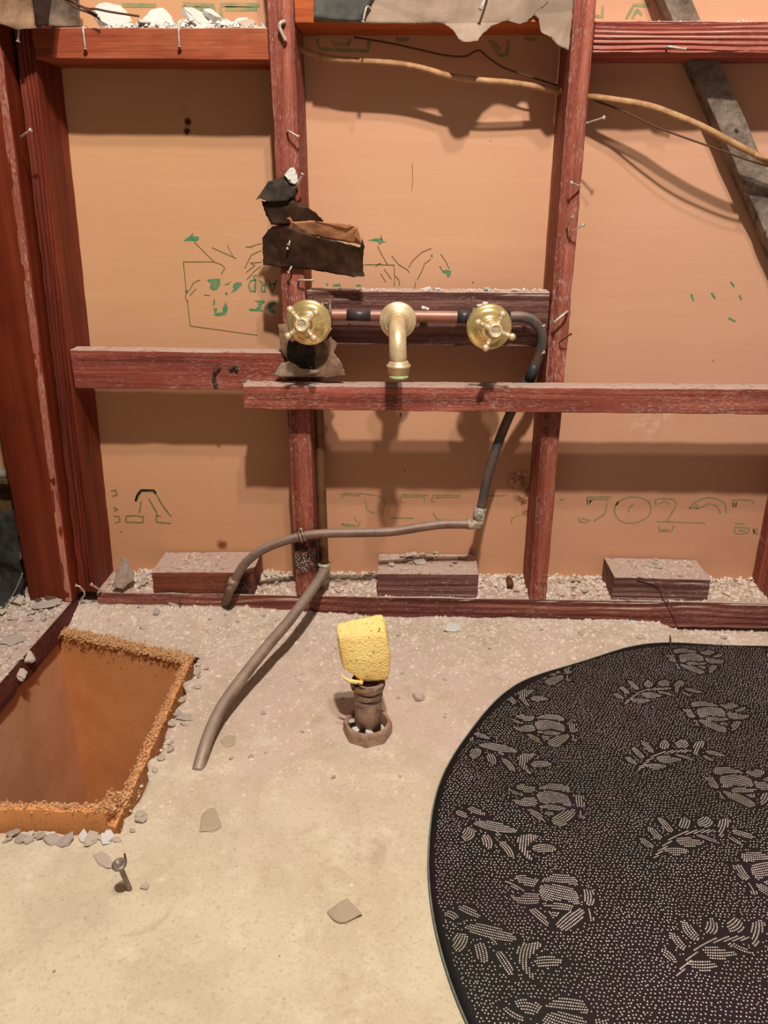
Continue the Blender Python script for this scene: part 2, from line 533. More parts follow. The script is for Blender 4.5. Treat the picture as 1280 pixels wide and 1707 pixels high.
M_CABLE = simple('tan_cloth_cable', (196, 152, 110), 0.7, c2=(166, 122, 84), vs=60, bump=.4, bs=300)
M_WIRE = simple('thin_brown_wire', (92, 60, 40), 0.6)
M_PITDIRT = simple('pit_dirt', (110, 66, 36), .95, bump=.6, bs=60)

# ------------------------------------------------------------------ setting
DW = 0.089
ZP = 0.0387


def vnoise(x, y, f, seed=0):
    X = x * f + seed * 17.3; Y = y * f + seed * 5.1
    xi = np.floor(X).astype(np.int64); yi = np.floor(Y).astype(np.int64)
    fx = X - xi; fy = Y - yi
    fx = fx * fx * (3 - 2 * fx); fy = fy * fy * (3 - 2 * fy)
    def h(a, b):
        n = (a * 374761393 + b * 668265263 + seed * 974634777) & 0xffffffff
        n = ((n ^ (n >> 13)) * 1274126177) & 0xffffffff
        return ((n ^ (n >> 16)) & 0xffff) / 65535.0
    return (h(xi, yi) * (1 - fx) + h(xi + 1, yi) * fx) * (1 - fy) + (h(xi, yi + 1) * (1 - fx) + h(xi + 1, yi + 1) * fx) * fy


def floor_z(x, y):
    x = np.asarray(x, float); y = np.asarray(y, float)
    z = 0.003 * (vnoise(x, y, 6, 1) - .5) + 0.0022 * (vnoise(x, y, 22, 2) - .5)
    near = np.clip((y + .45) / .4, 0, 1)
    z = z + near * 0.0030 * (vnoise(x, y, 70, 3) - .5) + (0.3 + near) * 0.0016 * (vnoise(x, y, 150, 4) - .5)
    z = z + 0.013 * np.exp(-(np.maximum(-y, 0) / .035) ** 2) * np.clip((-.05 - x) / .25, 0, 1)
    z = z - 0.022 * np.exp(-(np.minimum(y + .012, 0) / .012) ** 2) * np.clip((x - .42) / .06, 0, 1)
    # flatten under the mat
    d = np.hypot(x - .50, y + .56)
    z = np.where(d < .47, np.minimum(z, 0.0005) * .3, z)
    return z - 0.0005


# pit corners (far-left, far-right, near-right, near-left) in the floor plane
PFL = np.array(PZ(92, 1043)[:2]); PFR = np.array(PZ(332, 1094)[:2]); PNR = np.array(PZ(203, 1388)[:2]); PNL = np.array([PFL[0] - .004, PNR[1] - .004])
PFL[0] = min(PFL[0], -.617)
xs_ = [-0.95, None, None, 1.45]
X0, X1, Y0, Y1 = -0.95, 1.45, -1.45, 0.087
ctrl = np.zeros((4, 4, 2))
ctrl[0, 0] = (X0, Y1); ctrl[0, 1] = (PFL[0], Y1); ctrl[0, 2] = (PFR[0], Y1); ctrl[0, 3] = (X1, Y1)
ctrl[1, 0] = (X0, PFL[1]); ctrl[1, 1] = PFL; ctrl[1, 2] = PFR; ctrl[1, 3] = (X1, PFR[1])
ctrl[2, 0] = (X0, PNL[1]); ctrl[2, 1] = PNL; ctrl[2, 2] = PNR; ctrl[2, 3] = (X1, PNR[1])
ctrl[3, 0] = (X0, Y0); ctrl[3, 1] = (PNL[0], Y0); ctrl[3, 2] = (PNR[0], Y0); ctrl[3, 3] = (X1, Y0)
NU = [30, 56, 330]; NV = [34, 80, 150]


def build_floor():
    nu = sum(NU) + 1; nv = sum(NV) + 1
    su = np.concatenate([i + np.arange(n) / n for i, n in enumerate(NU)] + [[3.0]])
    sv = np.concatenate([i + np.arange(n) / n for i, n in enumerate(NV)] + [[3.0]])
    U, Vv = np.meshgrid(su, sv)
    iu = np.minimum(U.astype(int), 2); iv = np.minimum(Vv.astype(int), 2)
    fu = (U - iu)[..., None]; fv = (Vv - iv)[..., None]
    P = (ctrl[iv, iu] * (1 - fu) + ctrl[iv, iu + 1] * fu) * (1 - fv) + (ctrl[iv + 1, iu] * (1 - fu) + ctrl[iv + 1, iu + 1] * fu) * fv
    x = P[..., 0].copy(); y = P[..., 1].copy()
    onedge = (((U == 1) | (U == 2)) & (Vv >= 1) & (Vv <= 2)) | (((Vv == 1) | (Vv == 2)) & (U >= 1) & (U <= 2))
    jx = (vnoise(x, y, 45, 8) - .5) * .014 + (vnoise(x, y, 140, 9) - .5) * .006
    jy = (vnoise(x, y, 45, 10) - .5) * .010 + (vnoise(x, y, 140, 11) - .5) * .005
    x += np.where(onedge, jx, 0); y += np.where(onedge, jy, 0)
    z = floor_z(x, y)
    z = np.where(onedge, z - .003, z)
    verts = np.stack([x, y, z], -1).reshape(-1, 3).tolist()
    F = []
    a0, a1 = NU[0], NU[0] + NU[1]; b0, b1 = NV[0], NV[0] + NV[1]
    for j in range(nv - 1):
        for i in range(nu - 1):
            if a0 <= i < a1 and b0 <= j < b1: continue
            k = j * nu + i
            F.append((k + nu, k + nu + 1, k + 1, k))
    # broken slab edge going down around the pit
    loop = [(b0, i) for i in range(a0, a1)] + [(j, a1) for j in range(b0, b1)] + [(b1, i) for i in range(a1, a0, -1)] + [(j, a0) for j in range(b1, b0, -1)]
    base = len(verts)
    for (j, i) in loop:
        v = verts[j * nu + i]
        verts.append([v[0] + R(-.001, .003) * (1 if v[0] > -.45 else -1), v[1], -.06])
    n = len(loop)
    for k in range(n):
        k2 = (k + 1) % n
        F.append((loop[k][0] * nu + loop[k][1], loop[k2][0] * nu + loop[k2][1], base + k2, base + k))
    o = mk('floor', verts, F, M_FLOOR, center=False, smooth=True)
    tag(o, kind='structure')
    return o


floor = build_floor()


def box_geo(x0, x1, y0, y1, z0, z1):
    V = [(x, y, z) for x in (x0, x1) for y in (y0, y1) for z in (z0, z1)]
    F = [(0, 1, 3, 2), (4, 6, 7, 5), (0, 4, 5, 1), (2, 3, 7, 6), (0, 2, 6, 4), (1, 5, 7, 3)]
    return V, F


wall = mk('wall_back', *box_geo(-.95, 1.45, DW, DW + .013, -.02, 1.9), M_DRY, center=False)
tag(wall, kind='structure')
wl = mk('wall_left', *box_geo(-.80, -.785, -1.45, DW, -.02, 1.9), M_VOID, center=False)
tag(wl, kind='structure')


# printed marks on the drywall: flat ribbons 0.3 mm thick on the sheet
def ribbon_geo(pts, w, Y=DW - .0004, w_end=None):
    P = [PY(x, y, Y) for x, y in pts]
    V = []; F = []
    n = len(P)
    for i, p in enumerate(P):
        t = (P[min(i + 1, n - 1)] - P[max(i - 1, 0)]); t.y = 0; t.normalize()
        s = Vector((-t.z, 0, t.x))
        ww = w * (1 + .35 * mnoise.noise(Vector((p.x * 300, 0, p.z * 300))))
        for q in (p + s * ww / 2, p - s * ww / 2):
            V.append((q.x, Y, q.z))
        for q in (p + s * ww / 2, p - s * ww / 2):
            V.append((q.x, DW + .0002, q.z))
    for i in range(n - 1):
        a = 4 * i
        F += [(a, a + 1, a + 5, a + 4), (a, a + 4, a + 6, a + 2), (a + 1, a + 3, a + 7, a + 5)]
    F += [(0, 2, 3, 1), (4 * n - 4, 4 * n - 3, 4 * n - 1, 4 * n - 2)]
    return V, F


def blob_geo(pts, Y=DW - .0004):
    P = [PY(x, y, Y) for x, y in pts]
    n = len(P)
    V = [tuple(p) for p in P] + [(p.x, DW + .0002, p.z) for p in P]
    F = [tuple(range(n))] + [(i, (i + 1) % n, (i + 1) % n + n, i + n) for i in range(n)]
    return V, F


def zz(f, pts): return [(f[0] + x / f[2], f[1] + y / f[2]) for x, y in pts]


def dense(pts, n=5): return [(a[0], a[2]) for a in smooth_path([(x, 0, y) for x, y in pts], n)]


def subd(pts, n=4):
    o = []
    for (a, b) in zip(pts[:-1], pts[1:]):
        o += [(a[0] + (b[0] - a[0]) * k / n, a[1] + (b[1] - a[1]) * k / n) for k in range(n)]
    return o + [pts[-1]]


f5 = (300, 380, 6.4)
lines = [
    [(150, 148), (300, 300), (370, 362), (35, 362)], [(35, 362), (66, 670)], [(78, 770), (108, 1040)], [(108, 1046), (830, 1145)],
    [(340, 208), (440, 255), (600, 325)], [(745, 208), (810, 180), (870, 165)], [(690, 430), (720, 370), (760, 290), (870, 238)],
    [(705, 475), (800, 400), (750, 375), (870, 365)], [(715, 550), (790, 465), (860, 410)], [(370, 365), (450, 395), (478, 430), (440, 495)],
    [(140, 60), (110, 90)], [(100, 670), (140, 590), (215, 552)], [(70, 680), (55, 740), (85, 790)], [(105, 720), (170, 650)], [(255, 715), (320, 720)],
    [(700, 205), (760, 200)],
]
g = [ribbon_geo(subd(zz(f5, l)), .0014) for l in lines]
f7 = (540, 370, 3.368)
lines = [[(300, 135), (325, 185), (355, 238)], [(225, 240), (290, 240), (395, 242)], [(392, 242), (397, 300), (394, 362)], [(380, 190), (420, 240), (470, 270), (480, 285)],
         [(475, 255), (500, 215), (550, 170), (602, 148)], [(525, 322), (550, 275), (565, 235), (600, 208)], [(655, 180), (685, 225), (702, 262)], [(650, 248), (665, 275)],
         [(338, 265), (378, 322)], [(318, 290), (348, 338)], [(290, 252), (300, 238), (320, 232)], [(395, 300), (420, 325), (425, 358)], [(515, 335), (508, 372)], [(318, 75), (325, 100)]]
g += [ribbon_geo(subd(zz(f7, l)), .0014) for l in lines]
tag(joined('printed_line_drawing', g, M_INKO, wall, smooth=False))
g = [blob_geo(zz(f5, b)) for b in [
    [(38, 135), (90, 95), (140, 82), (200, 95), (205, 118), (180, 140), (120, 138), (60, 140)],
    [(285, 555), (330, 545), (425, 540), (432, 600), (400, 650), (350, 668), (315, 640), (330, 600)],
    [(570, 600), (610, 575), (630, 590), (640, 570), (665, 600), (640, 625), (600, 670), (540, 692), (575, 650), (562, 630)],
    [(460, 610), (500, 592), (540, 570), (520, 605)], [(475, 705), (500, 675), (510, 720)], [(50, 670), (75, 655), (95, 680), (70, 700)],
    [(355, 925), (400, 905), (450, 900), (455, 850), (490, 785), (512, 860), (490, 925), (400, 942)],
    [(360, 750), (378, 770), (370, 820), (350, 830)], [(358, 850), (400, 860), (385, 910), (362, 900)],
    [(790, 775), (900, 770), (905, 800), (880, 810), (865, 870), (890, 890), (740, 885), (735, 858), (800, 865), (830, 840), (835, 800)],
    [(930, 850), (960, 800), (1020, 790), (1020, 815), (985, 830), (985, 870), (1010, 885), (1020, 915), (960, 905)],
]]
g += [blob_geo(zz(f7, b)) for b in [[(245, 103), (290, 92), (325, 92), (335, 108), (350, 112), (325, 118), (310, 130), (300, 110)],
                                    [(597, 185), (610, 180), (612, 198), (600, 196)], [(662, 275), (685, 268), (715, 275), (712, 298), (695, 312), (685, 290), (665, 285)],
                                    [(50, 352), (90, 345), (95, 362), (50, 362)], [(180, 352), (205, 350), (208, 362), (180, 362)], [(10, 348), (24, 344), (20, 360)]]]
joined('printed_marks', g, M_INK, wall, smooth=False)
# mirrored small letters behind the left upright: D R A (read from the back of the sheet)
g = [ribbon_geo(subd(zz(f5, l), 3), .0024) for l in [
    [(805, 550), (800, 685)], [(800, 680), (750, 670), (732, 620), (750, 565), (805, 552)],
    [(915, 552), (905, 685)], [(905, 682), (870, 675), (868, 620), (905, 610), (845, 560)],
    [(945, 560), (985, 685), (1030, 555)], [(960, 602), (1016, 600)], [(800, 545), (780, 520), (820, 500)]]]
joined('printed_letters', g, M_INK, wall, smooth=False)
g = []
f6 = (160, 780, 4.0)
for l in [[(262, 225), (275, 185), (300, 150), (385, 150), (440, 245), (500, 325)], [(350, 205), (400, 290), (410, 320)], [(270, 318), (200, 322), (200, 362), (315, 365), (315, 325), (275, 322)],
          [(430, 322), (400, 322), (402, 362), (500, 370)], [(118, 322), (155, 325), (158, 360), (125, 366)], [(100, 155), (135, 150), (138, 180), (110, 190)], [(115, 265), (145, 275), (120, 290)],
          [(300, 225), (290, 300)]]:
    g.append(ribbon_geo(subd(zz(f6, l)), .0028))
g.append(ribbon_geo(subd(zz(f6, [(265, 222), (280, 180), (302, 152), (380, 152), (400, 170)])), .0062))
joined('printed_outline_letters', g, simple('green_brown_ink', (92, 120, 66), .9, c2=(150, 116, 76), vs=120), wall, smooth=False)
g = []
f7b = (550, 790, 3.657)
for l in [[(62, 125), (90, 118), (200, 120), (300, 135), (335, 180), (320, 250)], [(62, 150), (85, 130), (185, 132)], [(68, 300), (85, 318), (170, 318), (185, 290)], [(75, 305), (150, 312)], [(150, 265), (165, 295)],
          [(600, 130), (440, 125), (425, 160), (445, 175)], [(440, 140), (575, 140), (575, 165)], [(800, 130), (630, 130), (618, 165), (640, 172)], [(640, 145), (790, 142)],
          [(360, 270), (430, 268), (510, 270)], [(215, 150), (225, 220), (270, 240)], [(630, 240), (650, 275), (700, 285)], [(1105, 300), (1110, 270), (1140, 255)], [(960, 135), (1080, 130)]]:
    g.append(ribbon_geo(subd(zz(f7b, l)), .0024))
f8 = (930, 790, 3.657)
for l in [[(330, 140), (175, 142), (178, 185)], [(310, 155), (200, 155), (195, 180)], [(125, 262), (130, 290), (170, 296), (195, 280)], [(140, 270), (180, 280)], [(300, 175), (285, 245), (215, 290)],
          [(345, 205), (370, 170), (430, 142), (500, 145), (560, 180), (555, 250), (480, 295), (400, 295), (350, 250), (345, 205)], [(430, 235), (430, 210), (460, 185)],
          [(600, 190), (600, 155), (700, 155), (715, 200), (660, 290)], [(615, 185), (650, 165), (680, 185)], [(615, 315), (620, 350), (690, 350), (710, 310)], [(630, 340), (680, 338)],
          [(800, 210), (850, 165), (930, 145), (1010, 175), (1025, 240)], [(860, 210), (920, 180), (970, 195), (990, 240)], [(800, 210), (860, 212)],
          [(1065, 200), (1065, 158), (1190, 160), (1190, 185)], [(1085, 200), (1090, 172)], [(1080, 300), (1140, 305)], [(1080, 325), (1080, 360), (1150, 360), (1160, 330), (1080, 325)], [(1100, 345), (1145, 345)],
          [(1190, 335), (1195, 365), (1220, 368)], [(600, 290), (900, 300)], [(10, 160), (40, 150)]]:
    g.append(ribbon_geo(dense(zz(f8, l), 6) if len(l) > 4 else subd(zz(f8, l)), .0026))
for b in [[(178, 150), (215, 165), (178, 190)], [(805, 205), (850, 185), (860, 212)], [(1065, 175), (1090, 170), (1085, 205), (1065, 205)], [(1190, 335), (1215, 330), (1220, 365), (1192, 362)], [(345, 200), (375, 180), (365, 165)]]:
    g.append(blob_geo(zz(f8, b)))
joined('faded_outline_letters', g, M_INKP, wall, smooth=False)
# blocky letters at the top of the sheet
g = []
ft = (150, 0, 4.129)
for l in [[(220, 35), (455, 38)], [(640, 30), (850, 38), (850, 100)], [(660, 60), (820, 62)], [(905, 150), (900, 35), (1170, 35)], [(930, 60), (1150, 62)], [(645, 40), (650, 70)]]:
    g.append(ribbon_geo(subd(zz(ft, l)), .0055))
fm = (460, 0, 2.56)
for l in [[(175, 165), (185, 210), (390, 218), (400, 175)], [(240, 170), (250, 190), (310, 190), (315, 165)], [(515, 160), (520, 172), (570, 165)], [(910, 170), (950, 235), (985, 235), (990, 170)], [(930, 175), (960, 215)], [(1060, 165), (1110, 170)]]:
    g.append(ribbon_geo(subd(zz(fm, l)), .0045))
fr = (860, 0, 3.048)
for l in [[(400, 80), (440, 85), (440, 30)], [(560, 95), (600, 25), (680, 28)], [(590, 95), (615, 50), (640, 75)]]:
    g.append(ribbon_geo(subd(zz(fr, l)), .004))
joined('printed_block_letters', g, simple('grey_green_ink', (132, 140, 104), .9, c2=(170, 148, 106), vs=60), wall, smooth=False)
g = [ribbon_geo(subd(l, 4), .0008) for l in [[(687, 272), (688, 300), (686, 318)], [(379, 408), (385, 422), (389, 428)]]]
joined('scratches', g, simple('scratch_brown', (120, 76, 50), .9), wall, smooth=False)
g = [ribbon_geo(subd(l, 3), .003) for l in [[(1152, 490), (1156, 502)], [(1186, 488), (1192, 498)], [(1218, 470), (1224, 478)], [(1214, 530), (1226, 536)], [(1232, 492), (1236, 500)]]]
joined('printed_specks', g, M_INK, wall, smooth=False)


# ------------------------------------------------------------------ framing lumber
def vline(px, py, px2, py2, Y, z0, z1):
    a = PY(px, py, Y); b = PY(px2, py2, Y)
    f = lambda z: a + (b - a) * ((z - a.z) / (b.z - a.z))
    return f(z0), f(z1)


def upright(name, xl0, xr0, xl1, xr1, Y, z0, z1, depth, m, label, **k):
    A = Vector((xl0, Y, z0)); B = Vector((xr0, Y, z0)); Cc = Vector((xr1, Y, z1)); D = Vector((xl1, Y, z1))
    o = lumber(name, A, B, Cc, D, (0, depth, 0), m, **k)
    return tag(o, label, 'stud')


ZT = 1.45
DEP = DW - .001
s2 = upright('wall_stud', -.2055, -.1691, -.2055, -.1691, 0, ZP, ZT, DEP, W_V2,
             'red upright stud left of the spout, with black paper nailed on it', worn=.002)
s3 = upright('wall_stud', .2045, .2345, .2050, .2345, 0, ZP, ZT, DEP, W_V,
             'red upright stud right of the cold handle, with chalky cross lines', worn=.002)
s4 = upright('wall_stud', .622, .660, .622, .660, 0, ZP, ZT, DEP, W_V,
             'red upright stud cut off by the right edge of the photo')
a0, a1 = vline(132, 985, 80, 540, 0, ZP, ZT); b0, b1 = vline(160, 985, 109, 540, 0, ZP, ZT)
sc = lumber('corner_stud', a0, b0, b1, a1, (0, DEP, 0), W_VD, ridge=.0035, nridge=4, worn=.002)
tag(sc, 'dark red corner stud with deep vertical grooves beside the broad board', 'stud')
xc0, xc1 = b0.x, b1.x
a0, a1 = vline(47, 987, -3, 722, -.03, .036, ZT); b0, b1 = vline(118, 979, 73, 540, -.03, .036, ZT)
b0.x = min(b0.x, xc0 - .0315); b1.x = min(b1.x, xc1 - .0305)
sw = lumber('broad_corner_board', a0, b0, b1, a1, (0, .075, 0), W_WIDE, r=.004, worn=.003)
tag(sw, 'broad smooth orange-red board standing at the far left corner', 'board')

_e = Vector((-.012, -.0004, 0)); _f = Vector((-.001, -.0004, 0))  # added strip: pale dust plus the chamfer's lit look put into its colour
eo = lumber('lit_worn_edge', b0 + _e, b0 + _f, b1 + _f, b1 + _e, (0, .002, 0), wood('lit_worn_edge_wood', 'z', (120, 52, 36), (158, 84, 64), (192, 120, 100), dust=.5, speck=.55), parent=sw, worn=.003, r=.0006)
tag(eo, 'pale dusty worn edge with its lit look painted in')


def xat(z, a=xc0, b=xc1): return a + (b - a) * (z - ZP) / (ZT - ZP)


def rail(name, x0, x1, zlo0, zhi0, zlo1, zhi1, Y, depth, m, label, cat='blocking', **k):
    o = lumber(name, Vector((x0, Y, zlo0)), Vector((x0, Y, zhi0)), Vector((x1, Y, zhi1)), Vector((x1, Y, zlo1)), (0, depth, 0), m, **k)
    return tag(o, label, cat)


zz_ = lambda px, py, Y=0: PY(px, py, Y).z
rail('blocking', xat(.88) + .001, -.2065, zz_(52, 98), zz_(52, 46), zz_(444, 101), zz_(444, 46), 0, DEP, W_O,
     'warm brown blocking at upper left, heaped with white plaster rubble')
rail('blocking', -.168, .2035, zz_(500, 39), zz_(500, 39) + .05, zz_(900, 38.5), zz_(900, 38.5) + .05, 0, DEP, W_OO,
     'orange blocking at the top between the studs, behind grey torn paper')
rail('blocking', .2355, .621, zz_(990, 88.5), zz_(990, 34), zz_(1280, 91), zz_(1280, 38), 0, DEP, W_R,
     'pinkish red blocking at upper right with deep horizontal grain ridges', ridge=.0032, nridge=6, worn=.003)
rail('blocking', xat(.5) + .001, -.2065, zz_(125, 648), zz_(120, 583), zz_(420, 650), zz_(440, 588), 0, .032, W_HD,
     'red brown blocking at mid left with a black knot near its right end', worn=.002)
rail('valve_backing_board', -.168, .2035, zz_(520, 574, .012), zz_(510, 484, .012), zz_(900, 579, .012), zz_(905, 487, .012), .012, .040, W_OLD,
     'dark weathered grooved board behind the brass valves', 'board', ridge=.003, nridge=5, worn=.003)
rl = rail('long_rail', PY(406, 660, -.036).x, .95, zz_(408, 683, -.036), zz_(405, 643, -.036), zz_(1280, 693, -.036), zz_(1280, 648, -.036), -.036, .0355, W_H,
     'long red rail nailed across the fronts of the studs below the spout', 'rail', worn=.0015)
rail('sole_plate', -.566, 1.4, -.012, ZP, -.012, ZP, 0, DEP, W_P,
     'dusty red floor plate along the foot of the stud wall', 'plate', ridge=.003, nridge=4, worn=.003)
# black knot with tape on the left blocking
kn = joined('knot', [tube_geo(smooth_path([PY(x, y, -.0015) for x, y in l], 4), [.0026 * (1 + .5 * math.sin(i * 2.1)) for i in range(len(l) * 4 - 3)], 8, amp=.6)
     for l in ([(366, 612), (358, 622), (357, 636), (362, 648)], [(384, 616), (392, 611), (395, 618)])], simple('burnt_knot', (34, 26, 24), .35, c2=(80, 76, 74), vs=160, bump=.6), None)
tag(kn, 'curled black scrap stuck on the mid left blocking', 'scrap')
# three loose blocks on the plate
def plate_block(label, tl, tr, bl, br, m, back, **k):
    A = PY(*bl, Y0b); B = PY(*tl, Y0b); Cc = PY(*tr, Y0b); D = PY(*br, Y0b)
    A.z = D.z = ZP + .0005; B.x = A.x; Cc.x = D.x
    return tag(lumber('wood_block', A, B, Cc, D, (0, back - Y0b, 0), m, **k), label, 'block')
Y0b = 0.0
b1_ = plate_block('brown wood block on the plate at left, behind the bent tube', (256, 954), (423, 953), (257, 987), (424, 989), W_B1, .085, nf=8, worn=.003)
Y0b = .003
b2_ = plate_block('split wood block on the plate below the spout, covered in plaster chips', (628, 956), (796, 957), (629, 990), (796, 992), W_OLD, .086, ridge=.003, nridge=3, worn=.002)
Y0b = .004
b3_ = plate_block('pale splintered wood block on the plate in the right bay', (1021, 962), (1180, 966), (1020, 996), (1179, 1000), W_OLD, .084, ridge=.003, nridge=4, worn=.003)
# diagonal brace
YB = .052
p0 = PY(1106, 0, YB); p1 = PY(1280, 400, YB); q0 = PY(1154, 0, YB); q1 = PY(1264, 246, YB)
bl = lambda a, b, z: a + (b - a) * ((z - a.z) / (b.z - a.z))
zlo_, zhi_ = zz_(1130, 89.5) - .0005, zz_(1130, 36) + .0012
br = lumber('diagonal_brace', bl(p0, p1, .42), bl(q0, q1, .42), bl(q0, q1, zlo_), bl(p0, p1, zlo_), (0, .035, 0), W_G, worn=.003)
tag(br, 'grey weathered diagonal brace running down right from the ridged blocking', 'brace')
br = lumber('diagonal_brace', bl(p0, p1, zhi_), bl(q0, q1, zhi_), bl(q0, q1, 1.4), bl(p0, p1, 1.4), (0, .035, 0), W_G, worn=.003)
tag(br, 'grey weathered brace end standing on top of the ridged blocking', 'brace')
# left sole plate running towards the camera
lp = [PZ(137, 997, .034), PZ(0, 1124, .034)]
XL = -.612
o = lumber('side_plate', Vector((XL - .004, -1.2, -.01)), Vector((XL - .004, -1.2, .034)), Vector((XL + .012, -.004, .034)), Vector((XL + .012, -.004, -.01)), (-.11, 0, 0), W_L, worn=.004, amp=.001)
tag(o, 'rubble-covered side plate running from the corner along the left wall', 'plate')

# dark things in the gap at far left
def crumple_sheet(name, poly, m, label, cat, cuts=3, amp=.004, freq=30, thick=.0006, group=None, parent=None, ys=None, Y=0):
    """poly: list of (px,py[,Y]); triangulated, subdivided, crumpled and thickened"""
    bm = bmesh.new()
    vs = []
    for p in poly:
        yy = p[2] if len(p) > 2 else Y
        vs.append(bm.verts.new(PY(p[0], p[1], yy)))
    f = bm.faces.new(vs)
    bmesh.ops.triangulate(bm, faces=[f], quad_method='BEAUTY', ngon_method='EAR_CLIP')
    bmesh.ops.beautify_fill(bm, faces=bm.faces[:], edges=bm.edges[:])
    for _ in range(cuts):
        bmesh.ops.subdivide_edges(bm, edges=bm.edges[:], cuts=1, use_grid_fill=True)
    sd = R(0, 40)
    for v in bm.verts:
        n = mnoise.noise(v.co * freq + Vector((sd, 0, 0)))
        n2 = mnoise.noise(v.co * freq * 3.1 + Vector((0, sd, 0)))
        v.co.y += amp * (n + .4 * n2)
        if v.is_boundary:
            v.co.x += .0012 * mnoise.noise(v.co * 250); v.co.z += .0012 * mnoise.noise(v.co * 250 + Vector((9, 9, 9)))
    ret = bmesh.ops.extrude_face_region(bm, geom=bm.faces[:])
    for e in ret['geom']:
        if isinstance(e, bmesh.types.BMVert): e.co.y += thick
    bmesh.ops.recalc_face_normals(bm, faces=bm.faces[:])
    V = [tuple(v.co) for v in bm.verts]; bm.verts.index_update()
    F = [tuple(v.index for v in f.verts) for f in bm.faces]
    bm.free()
    o = mk(name, V, F, m, parent, smooth=True)
    if label: tag(o, label, cat, group)
    return o


crumple_sheet('black_felt', [(-90, 860, .03), (0, 855, .0), (26, 850, .0), (44, 1010, -.02), (20, 1040, -.03), (-90, 1060, -.03)], simple('felt_grey', (58, 54, 48), .8, c2=(36, 34, 31), vs=40, bump=.4), 'crumpled black felt behind the broad board at far left', 'felt', amp=.010, freq=24, cuts=4)
crumple_sheet('brown_paper_scrap', [(-60, 800, .03), (14, 796, .03), (22, 862, .03), (-60, 875, .03)], simple('brown_scrap', (98, 74, 40), .8, c2=(60, 44, 26), vs=40), 'brown paper scrap in the dark gap at far left', 'paper', amp=.004)
tag(tube('grey_conduit', [PY(-60, 790, .0), PY(12, 789, .0)], .008, simple('grey_conduit_metal', (120, 116, 108), .5), None), 'short grey conduit end in the dark gap at far left', 'conduit')
tag(tube('thin_wire', smooth_path([PY(38, 955, -.035), PY(25, 985, -.05), PY(8, 1012, -.06), PY(-6, 1028, -.07)]), .0012, simple('grey_wire', (120, 112, 104), .5), None, 8), 'thin grey wire curving out of the gap at far left', 'wire')

# ------------------------------------------------------------------ papers
p = crumple_sheet('torn_building_paper', [(524, -40), (958, -40), (955, 20, -.004), (948, 84, -.006), (930, 76, -.012), (918, 62, -.012), (902, 54, -.010), (898, 32, -.006), (890, 24), (878, 36), (866, 40), (858, 33), (846, 34), (835, 38), (820, 42, -.008), (803, 58, -.014), (795, 68, -.018), (775, 70, -.02), (764, 64, -.018), (755, 50, -.012), (738, 39, -.006), (700, 40), (600, 38), (545, 36), (523, 33)],
                  M_PAPER, 'grey creped building paper torn ragged over the top blocking', 'paper', cuts=4, amp=.003, freq=18, Y=-.004)
p2 = crumple_sheet('stained_patch', [(524, -38), (640, -38), (620, 0), (600, 36), (545, 33), (524, 31)], M_PAPERD, None, None, amp=.002, freq=18, Y=-.0085, parent=p)
tag(p2, 'dark stained corner of the paper')
crumple_sheet('tar_paper_scrap', [(427, 333, -.012), (437, 318, -.010), (447, 302), (463, 297), (476, 293), (492, 312), (498, 318), (496, 322), (484, 330), (479, 336), (452, 337), (434, 331, -.012)], M_TARG,
              'charcoal grey felt scrap topmost on the black-papered stud', 'paper', amp=.003, freq=40, Y=-.0105)
crumple_sheet('tar_paper_scrap', [(435, 335), (486, 332), (510, 344, -.012), (528, 356, -.018), (539, 368, -.022), (530, 372, -.016), (490, 372), (470, 369), (452, 375), (443, 358)], M_TAR,
              'tapering black scrap just under the charcoal felt on the stud', 'paper', amp=.003, freq=34, Y=-.006)
crumple_sheet('kraft_paper_flap', [(474, 365, -.006), (483, 362, -.010), (488, 370, -.014), (520, 368, -.02), (545, 370, -.022), (562, 378, -.025), (578, 381, -.027), (595, 376, -.03), (596, 380, -.03), (590, 395, -.028), (604, 408, -.022), (560, 401, -.014), (520, 393, -.010), (482, 380, -.006)], M_KRAFT,
              'brown folded paper flap above the large black scrap', 'paper', amp=.002, freq=40)
crumple_sheet('tar_paper_sheet', [(438, 396), (452, 391), (447, 384), (455, 377, -.010), (478, 377, -.012), (520, 392, -.016), (560, 402, -.02), (600, 412, -.022), (604, 396, -.02), (607, 410, -.02), (605, 430, -.018), (605, 452, -.018), (609, 460, -.02), (590, 462, -.018), (520, 450, -.010), (470, 446), (438, 441)], M_TAR,
              'largest black paper strip nailed across the stud left of centre', 'paper', amp=.004, freq=26, cuts=4, Y=-.005)
crumple_sheet('torn_valve_paper', [(463, 541, -.004), (480, 540, -.006), (486, 570, -.01), (500, 572, -.012), (545, 556, -.014), (562, 572, -.016), (556, 588, -.016), (568, 602, -.02), (576, 626, -.026), (540, 630, -.020), (480, 628, -.010), (486, 612, -.006), (470, 588, -.004)], M_PAPERB,
              'grey brown torn paper hanging beneath the left valve', 'paper', amp=.004, freq=30, cuts=4)
crumple_sheet('torn_paper_strip', [(455, 626, -.012), (468, 606, -.016), (482, 602, -.022), (500, 614, -.034), (536, 618, -.038), (528, 622, -.038), (500, 628, -.030), (470, 629, -.018)], M_PAPER,
              'pale curled paper strip lying on the rail left of the spout', 'paper', amp=.003, freq=40)
crumple_sheet('dark_paper_tongue', [(480, 570, -.014), (520, 566, -.018), (526, 590, -.02), (524, 616, -.024), (490, 614, -.02), (478, 596, -.014)], M_TARG,
              'small dark paper tongue between the left valve and the rail', 'paper', amp=.002, freq=40)
crumple_sheet('dark_corner_scrap', [(50, -60), (92, -60), (86, 0), (80, 42), (62, 44), (54, 10)], simple('dark_scrap', (50, 32, 22), .9), 'dark brown scrap between the tan and grey papers at top left', 'paper', amp=.003, Y=-.05)
